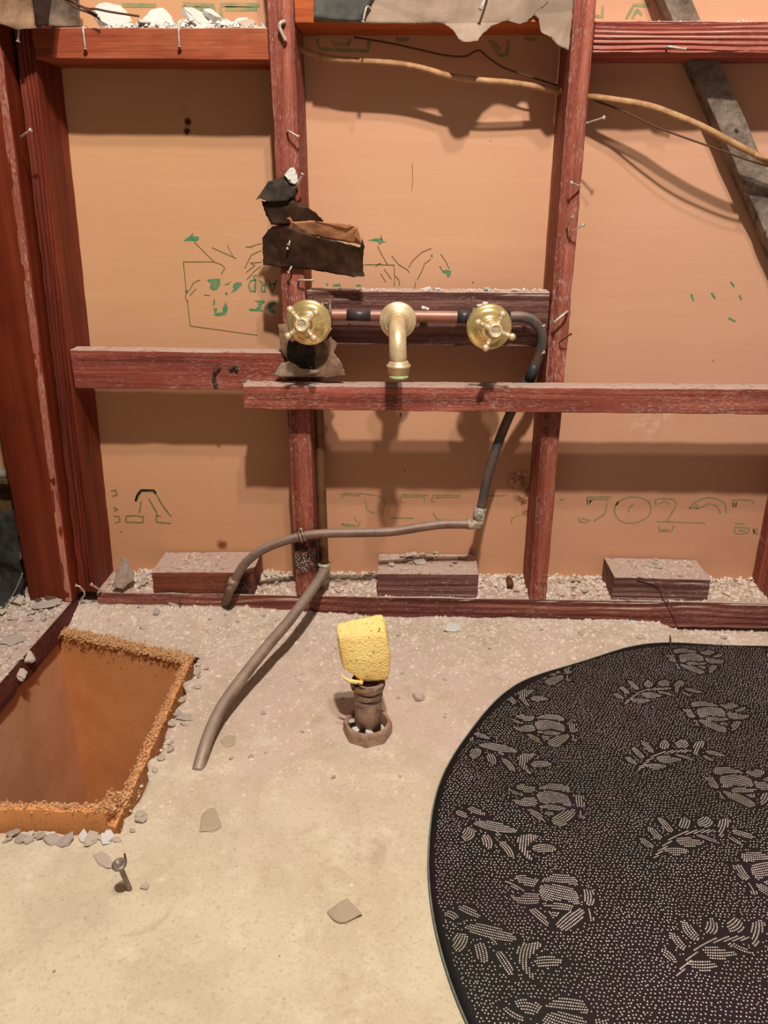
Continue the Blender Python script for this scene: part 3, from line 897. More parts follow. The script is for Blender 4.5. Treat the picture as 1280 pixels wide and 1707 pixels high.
crumple_sheet('torn_corner_paper', [(-60, -60), (90, -60), (74, -10), (60, 20), (66, 44, -.045), (44, 46, -.05), (26, 48, -.055), (0, 40, -.055), (-60, 40, -.05)], simple('tan_corner_paper', (150, 118, 90), .8, c2=(92, 62, 40), vs=16, bump=.5),
              'tan and brown torn paper in the top left corner', 'paper', amp=.010, freq=16, cuts=4, Y=-.038)
crumple_sheet('grey_paper_scrap', [(82, -60), (130, -60), (128, 0), (134, 22), (132, 43), (80, 44)], simple('grey_scrap_paper', (134, 112, 96), .8, c2=(72, 58, 52), vs=30, bump=.4),
              'grey paper scrap hanging behind the upper left blocking', 'paper', amp=.006, freq=30, Y=.03)
# little paper curl at the foot of the corner stud
crumple_sheet('bent_paper_tab', [(186, 978, -.006), (204, 928, .03), (210, 930, .03), (225, 956, .02), (221, 968, .01), (204, 982, -.006)], simple('grey_tab', (158, 136, 120), .8, c2=(130, 108, 94)),
              'small grey paper tab standing by the foot of the corner stud', 'paper', amp=.001)

# ------------------------------------------------------------------ faucet
fx = empty('tub_faucet', PY(663, 535, -.02), 'three piece brass bathtub faucet with two cross handles and down-turned spout', 'faucet')
YP = -.012
joined('manifold_pipe', [tube_geo(smooth_path([PY(545, 525, YP), PY(580, 525, YP), PY(620, 526, YP), PY(700, 527, YP), PY(790, 528, YP)], 4), .0083, 16)], M_CURED, fx)
tag(tube('soot_mark', [PY(578, 525, YP), PY(618, 526, YP)], .0086, M_CUSOOT, fx), 'sooty black patch on the copper pipe')
tag(tube('soot_mark', [PY(762, 528, YP), PY(786, 528, YP)], .0100, M_CUSOOT, fx), 'dark blackened coupling')
for xs0, xe, r in ((540, 553, .0105), (786, 800, .0115)):
    tube('coupling', [PY(xs0, 525, YP), PY(xe, 526, YP)], r, M_SOLDER, fx, 20)
tube('coupling', [PY(800, 527, YP), PY(850, 528, YP)], .0095, M_CUSOOT, fx, 20)
st = joined('pipe_strap', [tube_geo([PY(537, 503, -.016), PY(538, 512, -.022), PY(539, 525, -.024), PY(541, 540, -.014)], .0022, 8), tube_geo([PY(550, 503, -.016), PY(550, 512, -.022), PY(551, 525, -.024), PY(552, 538, -.014)], .0022, 8),
                          tube_geo([PY(552, 546, -.02), PY(548, 552, -.02), PY(540, 552, -.02)], .003, 8), tube_geo([PY(537, 506, -.016), PY(550, 506, -.016)], .0018, 8)], M_SOLDER, fx)


def valve(Fp, Hp, knobs, word, wrot):
    F0 = PY(*Fp, -.054); H = PY(*Hp, -.104)
    ax = (H - F0).normalized()
    out = Vector((0, -1, 0))
    # body behind the flange
    lathe('valve_body', Vector((F0.x, YP - .002, F0.z)), (F0 + Vector((0, .004, 0))) - Vector((F0.x, YP - .002, F0.z)), [(.0001, 0), (.015, 0), (.015, .012), (.013, .02), (.013, .034)], M_SOLDER, fx, 24)
    axm = (out + ax * .3).normalized()
    fl = lathe('flange', F0 + Vector((0, .006, 0)), axm, [(.0001, -.001), (.0330, -.001), (.0334, .0), (.0330, .0016), (.0290, .0032), (.0250, .0042), (.0225, .0062), (.0205, .0095), (.0185, .0125), (.0160, .0140), (.0150, .0142), (.0145, .0165), (.0110, .0175), (.0001, .0175)], M_BRASS, fx, 56)
    h = empty('cross_handle', H, None, None)
    h.parent = fx; h.matrix_parent_inverse = Matrix.Translation(-Vector(fx.location))
    lathe('hub', F0 - ax * -.006, ax, [(.0001, 0), (.0085, 0), (.0080, .012), (.0070, .016), (.0075, .020), (.0105, .0215), (.0122, .0235), (.0118, .0265), (.0105, (H - F0).length - .011), (.0098, (H - F0).length - .0095), (.0001, (H - F0).length - .0090)], M_BRASSD, h, 32)
    hc = H - ax * .009
    for kx, ky in knobs:
        v = Vector(ray(kx, ky)); o = Vector(CO)
        t = (hc - o).dot(ax) / v.dot(ax)
        K = o + v * t
        d = (K - hc)
        L = d.length; d.normalize()
        arm = []
        prof = [(.0001, .004), (.0056, .004), (.0050, .008), (.0036, L * .55), (.0032, L * .72), (.0042, L * .76), (.0034, L * .8)]
        for i in range(9):
            a = -math.pi * .38 + i / 8 * (math.pi * .88)
            prof.append((max(.0053 * math.cos(a), .0001), L + .0053 * math.sin(a)))
        lathe('arm', hc, d, prof, M_BRASSD, h, 20)
    btn = lathe('index_button', H - ax * .0036, ax, [(.0001, 0), (.0092, 0), (.0092, .0026), (.0086, .0034), (.0078, .0034), (.0074, .0026), (.0001, .0028)], simple('porcelain_button', (214, 196, 160), .3), h, 32)
    cu = bpy.data.curves.new('lettering', 'FONT'); cu.body = word; cu.size = .0056 if len(word) < 4 else .0047
    cu.align_x = 'CENTER'; cu.align_y = 'CENTER'; cu.extrude = .00012
    to = bpy.data.objects.new('tmp', cu)
    me = bpy.data.meshes.new_from_object(to)
    bpy.data.objects.remove(to)
    z = ax; up = Vector((wrot, 0, 1)); x = up.cross(z).normalized(); y = z.cross(x)
    Mx = Matrix(((x.x, y.x, z.x, 0), (x.y, y.y, z.y, 0), (x.z, y.z, z.z, 0), (0, 0, 0, 1)))
    pos = H - ax * .0007
    me.transform(Matrix.Translation(pos) @ Mx)
    me.materials.clear(); me.materials.append(simple('engraving', (92, 70, 46), .6))
    lo = bpy.data.objects.new('lettering', me); C.objects.link(lo); lo.parent = h
    lo.matrix_parent_inverse = Matrix.Translation(-H)
    return h


_pi = parent_inv


def parent_inv(p):
    # world place of p: things sit at their own location; nested empties keep their location in world terms
    return Matrix.Translation(-Vector(p.location))


valve((514, 538.6), (502, 542), [(483.6, 516), (526, 521.5), (480, 560), (523, 564)], 'HOT', .1)
valve((815.6, 546), (827, 552), [(837.5, 524), (797, 538), (853.5, 561.5), (809.5, 580)], 'COLD', 0)
# spout
F0 = PY(663, 535, -.040)
lathe('spout_flange', F0 + Vector((0, .004, 0)), (0, -1, 0), [(.0001, -.001), (.0272, -.001), (.0276, .0006), (.0262, .0022), (.0225, .0030), (.0215, .0050), (.0190, .0062), (.0165, .0066), (.0160, .009), (.0001, .009)], M_BRASSD, fx, 56)
lathe('spout_shank', Vector((F0.x, YP, F0.z)), (0, -1, 0), [(.0001, 0), (.011, 0), (.011, .028), (.0001, .028)], M_SOLDER, fx, 24)
Ys = -.118
a = PY(664, 535, -.05); e = PY(664.5, 603, Ys)
cz = F0.z; path = [F0, F0 + Vector((0, -.03, .001))]
Rb = .040
cx, cy_ = F0.x, Ys + Rb
for i in range(0, 11):
    an = i / 10 * math.pi / 2
    path.append(Vector((cx + (e.x - cx) * (i / 14), cy_ - Rb * math.sin(an), cz + .002 - Rb * (1 - math.cos(an)))))
path += [Vector((e.x, Ys, cz - Rb - .008)), Vector((e.x, Ys, e.z))]
sp_ = tube('spout', path, [.0135, .0130] + [.0125] * 11 + [.0118, .0118], M_BRASSD, fx, 32)
lathe('spout_collar', Vector((e.x, Ys, e.z + .002)), (0, 0, -1), [(.0001, 0), (.0120, 0), (.0135, .002), (.0150, .0035), (.0150, .0050), (.0170, .0062), (.0176, .0078), (.0165, .0095), (.0155, .0105), (.0148, .0190), (.0140, .0196), (.0140, .0202), (.0001, .0202)], M_BRASSD, sp_, 40)
lathe('outlet_ring', Vector((e.x, Ys, e.z - .0182)), (0, 0, -1), [(.0105, 0), (.0142, 0), (.0142, .0042), (.0132, .005), (.0110, .005), (.0105, .001), (.0001, .001)], simple('limescale_ring', (196, 200, 150), .5, c2=(150, 176, 130), vs=200), sp_, 40)

# right supply
cs = empty('copper_supply_line', PZ(375, 1010), 'brown copper line from the cold valve, elbowed and running low across the left stud', 'pipe')
tube('copper_tube', smooth_path([PY(848, 528, -.012), PY(868, 528, -.012), PY(884, 533, -.010), PY(898, 546, -.006), PY(904, 565, -.002), PY(899, 592, .004), PY(886, 622, .012), PY(868, 655, .018), PY(848, 695, .020), PY(829, 742, .018), PY(814, 790, .014), PY(801, 850, .010)], 6), .0078, copper('dark_copper', (112, 92, 84), (90, 74, 68), (60, 84, 82), .6, dust=.35, metal=.25, rough=.55), cs, 16, amp=.02)
tube('elbow_fitting', [PY(801, 846, .010), PY(799, 858, .009), PY(798, 866, .008)], .0105, simple('pale_solder', (206, 196, 178), .6, .2, c2=(120, 110, 100), vs=180, bump=.4), cs, 18, amp=.15)
tube('elbow_fitting', smooth_path([PY(799, 862, .008), PY(798, 871, .007), PY(790, 873, .006), PY(779, 874, .005)], 4), .0098, simple('tan_solder', (200, 176, 150), .6, .2, c2=(140, 120, 104), vs=180, bump=.4), cs, 18, amp=.12)
tube('copper_tube', smooth_path([PY(784, 874, .005), PY(740, 874, .004), PY(700, 879, .001), PY(655, 886, -.004), PY(600, 888, -.010), PY(550, 889, -.0105), PY(510, 893, -.0105), PY(470, 903, -.0105), PY(435, 918, -.013), (PY(408, 940, -.016)), PY(390, 970, -.02), PY(380, 992, -.024), PZ(373, 1014, -.006)], 6), .0078, M_CU, cs, 16, amp=.02)
tube('tube_coupling', [PY(391, 966, -.0195), PY(384, 980, -.0215)], .0095, M_CU, cs, 16, amp=.1)
joined('pipe_clip', [tube_geo([PY(502, 884, -.006), PY(504, 888, -.018), PY(507, 897, -.021), PY(510, 902, -.006)], .0028, 8), tube_geo([PY(497, 886, -.006), PY(499, 890, -.018), PY(502, 899, -.021), PY(504, 904, -.006)], .0025, 8),
                     lathe_geo(PY(502, 882, -.004), (0, -1, 0), [(.0001, 0), (.0042, 0), (.0042, .004), (.003, .006), (.0001, .0065)], 12)], M_SOLDER, cs)
tag(tube('green_tape_patch', [PY(893, 607, .0075), PY(881, 634, .014)], .0084, simple('teal_patina', (54, 62, 60), .5, .3), cs, 16, amp=.05), 'dark teal patina on the tube')
# left riser and floor tube
rs = empty('copper_riser', PZ(328, 1288), 'grey brown copper line rising beside the left stud from a floor stub', 'pipe')
yr = .030
tube('riser_pipe', smooth_path([PY(526, 560, yr), PY(528, 640, yr), PY(532, 700, yr), PY(535, 800, yr), PY(538, 880, yr), PY(540, 938, yr)], 4), .0082, M_RISER, rs, 16)
yt = .022
fit = tube('elbow_fitting', smooth_path([PY(540, 940, yr), PY(540, 956, .024), PY(537, 970, .008)], 4), .0108, simple('green_grey_fitting', (128, 122, 96), .6, .2, c2=(160, 146, 122), vs=120, bump=.3), rs, 20)
tube('solder_ring', [PY(540, 938, yr), PY(540, 944, yr)], .0116, simple('white_solder', (220, 214, 192), .5, .2, c2=(160, 156, 130), vs=200), rs, 20)
fp = [(541, 953, .006), (528, 972, -.006), (508, 1000, -.030), (480, 1037, -.075), (455, 1066, -.115), (425, 1103, -.17), (398, 1138, -.225), (372, 1175, -.285), (352, 1215, -.34), (340, 1250, -.385)]
h0 = PY(541, 953, .006).z
fq = [PZ(x, y, h0 * (1 - (y - 953) / 333) ** .92) for x, y, _ in fp]
fq[0] = PY(541, 953, .006)
for q in fq[1:]: q.y = min(q.y, -.013)
tube('floor_tube', smooth_path(fq + [PZ(330, 1286, -.004)], 6), .0086, M_CUPIPE, rs, 18, amp=.03)
tube('flared_end', [PY(541, 952, .007), PY(531, 968, -.003)], .0100, simple('dusty_flare', (170, 160, 138), .6, .2, c2=(140, 128, 108)), rs, 20)

# cables
tag(tube('cable', smooth_path([PY(x, y, Y) for x, y, Y in [(470, 70, .045), (497, 81, .045), (530, 93, .040), (570, 100, .035), (650, 105, .035), (700, 113, .035), (750, 127, .035), (800, 134, .035), (850, 138, .038), (900, 146, .045), (935, 153, .05)]], 6), .0042, M_CABLE, None, 12, flat=1.0),
    'tan cloth covered cable sagging across the middle bay', 'cable')
tag(tube('cable', smooth_path([PY(x, y, Y) for x, y, Y in [(960, 158, .05), (985, 161, .048), (1020, 166, .040), (1060, 172, .032), (1090, 179, .026), (1120, 190, .020), (1150, 202, .016), (1180, 216, .014), (1230, 243, .016), (1262, 259, .02), (1310, 285, .025), (1350, 300, .035), (1392, 312, .045)]], 6), .0046, M_CABLE, None, 12),
    'tan cloth covered cable crossing the diagonal brace at upper right', 'cable')
tag(tube('cable_strand', smooth_path([PY(x, y, Y) for x, y, Y in [(1258, 258, .012), (1270, 262, .012), (1300, 268, .012)]], 5), .0035, M_CABLE, None, 10),
    'short split cable end at the right edge of the photo', 'cable')
tag(tube('thin_wire', smooth_path([PY(x, y, Y) for x, y, Y in [(590, 62, .05), (650, 72, .05), (700, 83, .05), (740, 92, .05), (775, 94, .05), (797, 84, .05), (815, 97, .05), (840, 113, .05), (880, 127, .05), (930, 143, .055)]], 5), .0013, M_WIRE, None, 8),
    'thin dark wire above the cable in the middle bay', 'wire')
tag(tube('thin_wire', smooth_path([PY(x, y, Y) for x, y, Y in [(960, 158, .055), (992, 168, .05), (1040, 186, .04), (1090, 210, .03), (1140, 229, .02), (1200, 250, .015), (1250, 268, .015), (1300, 284, .02), (1345, 305, .035), (1385, 322, .05)]], 5), .0013, M_WIRE, None, 8),
    'thin brown wire hanging under the cable at upper right', 'wire')
for pts, lab in (([(100, -8, -.005), (120, 3, -.006), (145, 14, -.01), (160, 15, -.012), (185, 20, -.012), (232, 27, -.01)], 'longest dark wire poking over the upper left rubble'),
                 ([(104, -4, -.002), (125, 12, -.008), (150, 22, -.012), (166, 31, -.014)], 'lower dark stub wire above the upper left blocking'),
                 ([(104, -8, -.004), (130, 8, -.01), (150, 18, -.014), (162, 25, -.016)], 'upper dark stub wire above the upper left blocking')):
    tag(tube('stub_wire', smooth_path([PY(*q) for q in pts], 5), .0014, M_WIRE, None, 8), lab, 'wire')


# ------------------------------------------------------------------ nails
def nail(pts, label, r=.0014, m=None, head=True, hr=2.1, name='bent_nail'):
    P = [PY(*q) for q in pts]
    path = smooth_path(P, 4) if len(P) > 2 else P
    g = [tube_geo(path, r, 8)]
    if head:
        d = (path[-1] - path[-2]).normalized()
        g.append(lathe_geo(path[-1] - d * .0002, d, [(.0001, 0), (r * hr, 0), (r * hr, .0009), (.0001, .001)], 12))
    o = joined(name, g, m or M_NAIL, None)
    return tag(o, label, 'nail')


nail([(31, 38, .0), (31, 40, -.034), (30, 69, -.04)], 'upright nail on the tan paper in the top left corner')
nail([(138, 46, .004), (138, 47, -.004), (140, 62, -.006), (142, 81, -.005)], 'bent nail at the left end of the upper left blocking')
nail([(298, 43, .004), (298, 44, -.004), (298, 60, -.006), (299, 77, -.005)], 'bent nail midway along the upper left blocking')
nail([(475, 36, -.002), (468, 38, -.008), (466, 46, -.008), (470, 55, -.007), (475, 66, -.005)], 'thick hooked nail at the top of the left stud', r=.0026, hr=1.3)
nail([(34, 229, -.032), (42, 223, -.045), (51, 217, -.05)], 'nail sticking out of the broad board at far left')
nail([(478, 220, .001), (482, 219, -.010), (497, 228, -.014)], 'small bent nail in the left stud above the paper scraps')
nail([(489, 316, -.004), (496, 308, -.02), (504, 290, -.026)], 'nail rising past the white plaster chip on the left stud', r=.0013)
nail([(481, 392, -.004), (483, 402, -.012), (481, 408, -.017)], 'upper nail through the largest black paper strip', r=.0013)
nail([(479, 414, -.004), (479, 414.5, -.017)], 'tiny nail head on the largest black paper strip', r=.0010)
nail([(487, 444, -.003), (485, 446, -.012), (481, 454, -.013)], 'nail at the lower edge of the largest black paper strip')
nail([(499, 467, .0), (499, 467, -.010), (522, 467, -.012)], 'level nail on the left stud just above the hot handle')
nail([(617, 14, -.004), (611, 12, -.012), (605, 36, -.014)], 'nail pinning the dark corner of the torn top paper')
nail([(812, -12, -.004), (812, -10, -.014), (801, 15, -.02)], 'nail at the top edge over the torn grey paper')
nail([(968, 310, -.0), (966, 310, -.006), (952, 305, -.020)], 'highest nail on the right stud')
nail([(944, 379, .0), (946, 378, -.004), (951, 364, -.022), (955, 362, -.026)], 'short kinked nail on the right stud')
nail([(946, 390, .0), (950, 388, -.008), (972, 375, -.026)], 'lower slanting nail of the pair on the right stud', r=.0013)
nail([(978, 205, .02), (982, 204, .02), (1007, 196, .0)], 'nail sticking from the right face of the right stud beneath the cable')
nail([(945, 520, .0), (943, 521, -.012), (924, 537, -.016)], 'slanting nail on the right stud level with the cold handle', r=.0017)
nail([(932, 572, .0), (936, 568, -.010), (951, 557, -.02)], 'rusty nail on the right stud below the cold handle', r=.0011, m=M_RUST)
nail([(1111, 79, -.001), (1116, 78, -.006), (1142, 82, -.007)], 'nail lying flat on the ridged upper right blocking')
nail([(901, 592, .0), (904, 589, -.006), (907, 587, -.006)], 'small nail holding the copper tube against the right stud')
nail([(903, 556, .002), (906, 550, -.008), (905, 543, -.010)], 'pale nail beside the bend of the copper tube', r=.002)
nail([(134, 1000, -.008), (141, 990, -.014), (134, 979, -.02), (127, 976, -.02)], 'curved nail at the foot of the corner stud', r=.0016)
nail([(168, 984, -.004), (160, 979, -.014), (152, 974, -.02)], 'nail beside the curved one at the foot of the corner stud', r=.0016)
nail([(300, 1000, .002), (300, 1003, -.004), (301, 1022, -.006), (302, 1034, -.008)], 'rusty nail hanging on the front of the floor plate', m=M_RUST)
nail([(667, 689, -.034), (668, 691, -.038), (668, 695, -.041)], 'rusty nail tip under the long rail below the spout', m=M_RUST, head=False)
nail([(1268 - 10, 470, DW + .002), (1230, 490, DW - .001)], 'pale scratch', head=False) if False else None
# wire on the right block, splinter in left rail
tag(tube('thin_wire', smooth_path([PY(1062, 962, -.001), PY(1085, 968, -.002), PY(1100, 976, -.003), PY(1112, 1000, -.006), PY(1124, 1022, -.008), PZ(1133, 1040, .0)], 5), .0011, simple('purple_brown_wire', (110, 72, 64), .6), None, 8),
    'thin wire draped over the splintered block at right', 'wire')
tag(tube('thin_wire', smooth_path([PZ(1117, 1080, .004), PZ(1118, 1068, .012), PZ(1117, 1058, .006)], 4), .0009, M_WIRE, None, 6), 'short upright wire just behind the round mat', 'wire')

# ------------------------------------------------------------------ drain stub, nut, sponge, screw
base = PZ(613, 1219, 0)
dp = empty('drain_stub', base, 'brown drain pipe stub rising from the floor in an octagonal nut', 'pipe')
lathe('pipe', base + Vector((0, 0, -.004)), (0.02, 0.0, 1), [(.0001, 0), (.0185, 0), (.0185, .045), (.0190, .056), (.0182, .058), (.0186, .062), (.0200, .066), (.0192, .070), (.0218, .078), (.0232, .084), (.0228, .089), (.0205, .092), (.0185, .090), (.0180, .060), (.0001, .058)], M_DRAIN, dp, 40)
tube('sealant_ring', [base + Vector((.0215 * math.cos(a), .0215 * math.sin(a), .078 + .0015 * math.sin(3 * a))) for a in [i / 28 * 2 * math.pi for i in range(29)]], .0017, simple('amber_sealant', (176, 120, 52), .4, c2=(120, 84, 44)), dp, 8)
V = []; F = []
ns = 8
prof = [(.0335, 0, 1), (.0335, .016, 1), (.0320, .0195, .6), (.0275, .0195, 0), (.0265, .014, 0), (.0255, .004, 0)]
for (r, h, fc) in prof:
    for k in range(48):
        a = 2 * math.pi * k / 48 + .25
        q = (a % (2 * math.pi / ns)) - math.pi / ns
        rr = r * ((math.cos(math.pi / ns) / math.cos(q)) * fc + (1 - fc)) * (1.03 if fc else 1)
        V.append((base.x + rr * math.cos(a), base.y + rr * math.sin(a), h - .002))
for i in range(len(prof) - 1):
    for k in range(48):
        F.append((i * 48 + k, i * 48 + (k + 1) % 48, (i + 1) * 48 + (k + 1) % 48, (i + 1) * 48 + k))
mk('octagonal_nut', V, F, M_NUT, dp)
# sponge: rounded slab with uneven faces, squeezed at the foot
def sponge():
    c0 = PY(600, 1142, base.y - .004)
    N = (14, 6, 16)
    V = []; idx = {}; F = []
    fl = [PY(574, 1118, base.y - .018), PY(560, 1058, base.y - .016)]
    quad = {  # front bottom-left, bottom-right, top-right, top-left
        'bl': PY(577, 1140, base.y - .016), 'br': PY(649, 1136, base.y - .014), 'tr': PY(643, 1056, base.y - .014), 'tl': PY(561, 1060, base.y - .016)}
    back = Vector((-.004, .026, .006))
    def pt(i, j, k):
        u = i / N[0]; v = j / N[1]; w = k / N[2]
        lo = quad['bl'].lerp(quad['br'], u); hi = quad['tl'].lerp(quad['tr'], u)
        p = lo.lerp(hi, w) + back * v * (1 - .35 * (1 - w) ** 2)
        p += Vector((0, 0, .012 * u * v * w))
        p += Vector((.004 * math.sin(w * 3.1) * (1 if u > .5 else -.2), 0, 0))
        if w < .3 and u < .35: p += Vector((0.012 * (1 - w / .3) * (1 - u / .35), 0, .012 * (1 - w / .3) * (1 - u / .35)))
        # front bulge
        p.y -= .004 * math.sin(math.pi * u) * math.sin(math.pi * w) * (1 - v)
        n = mnoise.noise(p * 120) * .0012 + mnoise.noise(p * 420) * .0009
        cx = quad['bl'].lerp(quad['tr'], .5) + back * .5
        d = (p - cx).normalized()
        # round the corners
        rr = (abs(2 * u - 1) ** 8 + abs(2 * v - 1) ** 6 + abs(2 * w - 1) ** 8)
        p = p + d * (n - .0022 * max(0, rr - 1))
        return p
    def vid(i, j, k):
        if (i, j, k) not in idx:
            idx[(i, j, k)] = len(V); V.append(tuple(pt(i, j, k)))
        return idx[(i, j, k)]
    for a in range(N[0]):
        for b in range(N[1]):
            for k in (0, N[2]): F.append((vid(a, b, k), vid(a + 1, b, k), vid(a + 1, b + 1, k), vid(a, b + 1, k)))
    for a in range(N[0]):
        for b in range(N[2]):
            for k in (0, N[1]): F.append((vid(a, k, b), vid(a + 1, k, b), vid(a + 1, k, b + 1), vid(a, k, b + 1)))
    for a in range(N[1]):
        for b in range(N[2]):
            for k in (0, N[0]): F.append((vid(k, a, b), vid(k, a + 1, b), vid(k, a + 1, b + 1), vid(k, a, b + 1)))
    o = fixn(mk('sponge', V, F, M_SPONGE, None, smooth=True))
    return tag(o, 'yellow sponge wedged on top of the brown drain stub', 'sponge')


spg = sponge()
t_ = tube('torn_strip', smooth_path([PY(568, 1122, base.y - .018), PY(575, 1131, base.y - .02), (PY(588, 1136, base.y - .02)), PY(604, 1138, base.y - .017)], 4), [.0008, .001, .0013, .0016, .002, .0023, .0026, .0028, .003, .003, .003, .003, .003], M_SPONGE, spg, 8)
# screw
sb = PZ(217, 1484, -.002); shd = PY(199, 1442, sb.y - .012)
ax = (shd - sb).normalized()
scw = empty('screw', sb, 'big round-headed screw standing tilted in the floor near the pit', 'screw')
mS = simple('grey_screw_metal', (150, 134, 120), .4, .4, c2=(112, 98, 90), vs=160)
L = (shd - sb).length
lathe('shaft', sb, ax, [(.0001, 0)] + [(.0024 + (.0005 if i % 2 else 0), i / 24 * L) for i in range(1, 25)], mS, scw, 12)
lathe('head', shd - ax * .001, ax, [(.0001, 0), (.003, 0), (.0076, .0012), (.0078, .002), (.0068, .0034), (.004, .0042), (.0035, .003), (.0001, .003)], mS, scw, 24)
nl = tag(joined('nail_stub', [tube_geo([PZ(210, 1437, -.001), PZ(210, 1437, -.001) + Vector((0, 0, .012))], .0013, 8)], M_RUST, None), 'tiny nail stub upright behind the tilted screw', 'nail')

# ------------------------------------------------------------------ fibreboard box in the pit
pc = (PFL + PFR + PNR + PNL) / 4
bx = empty('fibreboard_box', (pc[0], pc[1], -.46), 'orange fibreboard box sunk in the floor at lower left', 'box')
gap = .007
iFL = PFL + np.array([gap * .2, -gap]); iFR = PFR + np.array([-.009, -gap]); iNR = PNR + np.array([-.010, gap]); iNL = PNL + np.array([gap * .2, gap])


def panel(p, q, zt, inward, th, m, name, topamp, prof=None, label=None):
    """upright panel from p to q (outer line), thickness towards inward; ragged top"""
    p = Vector((*p, 0)); q = Vector((*q, 0)); inn = Vector((*inward, 0)).normalized()
    n = 60; V = []; F = []
    hs = [-.46, -.2, -.08, -.03, 0]
    for i in range(n + 1):
        t = i / n; b = p.lerp(q, t)
        zt_ = zt(t) if callable(zt) else zt
        top = zt_ + topamp * (mnoise.noise(Vector((t * 14, p.x * 5, 3))) + .6 * mnoise.noise(Vector((t * 55, p.x * 7, 8))))
        for h in hs: V.append(b + Vector((0, 0, top if h == 0 else h)))
        j = .3 * th * mnoise.noise(Vector((t * 40, p.y * 9, 1)))
        V.append(b + inn * (th * .5 + j) + Vector((0, 0, top + abs(topamp) * .7)))
        for h in reversed(hs): V.append(b + inn * th + Vector((0, 0, (top - abs(topamp) * .5 * (1 + mnoise.noise(Vector((t * 70, 2, p.x))))) if h == 0 else h)))
    m_ = 11
    for i in range(n):
        for k in range(m_ - 1):
            a = i * m_ + k
            F.append((a, a + 1, a + 1 + m_, a + m_))
    F.append(tuple(range(m_))); F.append(tuple(range(n * m_ + m_ - 1, n * m_ - 1, -1)))
    o = fixn(mk(name, V and [tuple(v) for v in V], F, m, bx))
    if label: tag(o, label)
    return o


TH = .011
panel(iFL, iFR, lambda t: -.002, (0, -1), TH, M_FIBRE, 'side_panel', .003)
panel(iNR, iFR, lambda t: .0, (-1, 0), TH, M_FIBRE, 'side_panel', .003)
panel(iFL + np.array([0, -TH]), iNL + np.array([0, TH]), lambda t: .0, (1, 0), TH, M_FIBRED, 'side_panel', .003)
panel(iNL, iNR + np.array([-TH, 0]), lambda t: .024, (0, 1), TH, M_FIBRE, 'side_panel', .004)
mk('bottom_dirt', *box_geo(iNL[0], iFR[0], iNL[1], iFL[1], -.475, -.458), M_PITDIRT, bx)


def fray(p, q, n, z, w, m, name='frayed_edge', hgt=.008, lens=(.002, .007), inn=(0, 0)):
    """torn fibres and crumbs along a panel's broken top"""
    V = []; F = []
    p = Vector((*p, 0)); q = Vector((*q, 0)); d = (q - p).normalized(); s = Vector((-d.y, d.x, 0)); inn = Vector((*inn, 0))
    for i in range(n):
        t = R(0, 1)
        c = p.lerp(q, t) + inn * TH * .5 + s * random.gauss(0, w) + Vector((0, 0, (z(t) if callable(z) else z) + R(-.002, hgt)))
        L = R(*lens); dirv = Vector((random.gauss(0, 1), random.gauss(0, 1), random.gauss(0, .45))).normalized()
        if random.random() < .5: dirv = (d * random.choice((-1, 1)) + dirv * .6).normalized()
        up = dirv.cross(Vector((R(-1, 1), R(-1, 1), R(-1, 1)))).normalized(); side = dirv.cross(up)
        ww = R(.0004, .0013)
        b = len(V)
        for (a, e) in ((0, .5), (.5, 1), (1, .25)):
            cc = c + dirv * (a - .5) * L + up * .002 * math.sin(a * 3)
            for k in range(3):
                an = k * 2.094
                V.append(tuple(cc + (up * math.cos(an) + side * math.sin(an)) * ww * e))
        for r_ in range(2):
            for k in range(3):
                a = b + r_ * 3 + k; a2 = b + r_ * 3 + (k + 1) % 3
                F.append((a, a2, a2 + 3, a + 3))
    o = mk(name, V, F, m, bx)
    return tag(o, kind='stuff')


fray(iFL, iFR, 3200, .000, .0065, M_FRAY, inn=(0, -1), hgt=.004)
fray(iFL + np.array([0, -.004]), iFR + np.array([0, -.004]), 500, -.006, .004, M_FRAY2, inn=(0, -1), hgt=.006)
fray(iNR, iFR, 1300, .000, .003, M_FRAY, inn=(-1, 0), hgt=.005)
fray(iFL, iNL, 600, .000, .003, M_FRAY, inn=(1, 0), hgt=.004, lens=(.003, .008))
fray(iNL, iNR, 1200, .024, .0025, M_FRAY, inn=(0, 1), hgt=.005)
fray(iNR + np.array([-.01, 0]), iNR + np.array([.0, .03]), 160, .02, .005, M_FRAY, inn=(-1, 0), hgt=.012)

# ------------------------------------------------------------------ mat
MC = Vector((.50, -.56)); MR = .48


def mat_z(x, y):
    x = np.asarray(x, float); y = np.asarray(y, float)
    r = np.hypot(x - MC.x, y - MC.y) / MR; a = np.arctan2(y - MC.y, x - MC.x)
    far = np.clip(np.sin(a), 0, 1)
    z = .0045 + .0035 * far * (.5 + .5 * np.sin(a * 11 + .6)) * np.clip((r - .86) / .14, 0, 1) ** 1.5 + .0012 * (vnoise(x, y, 5, 21) - .5)
    return z


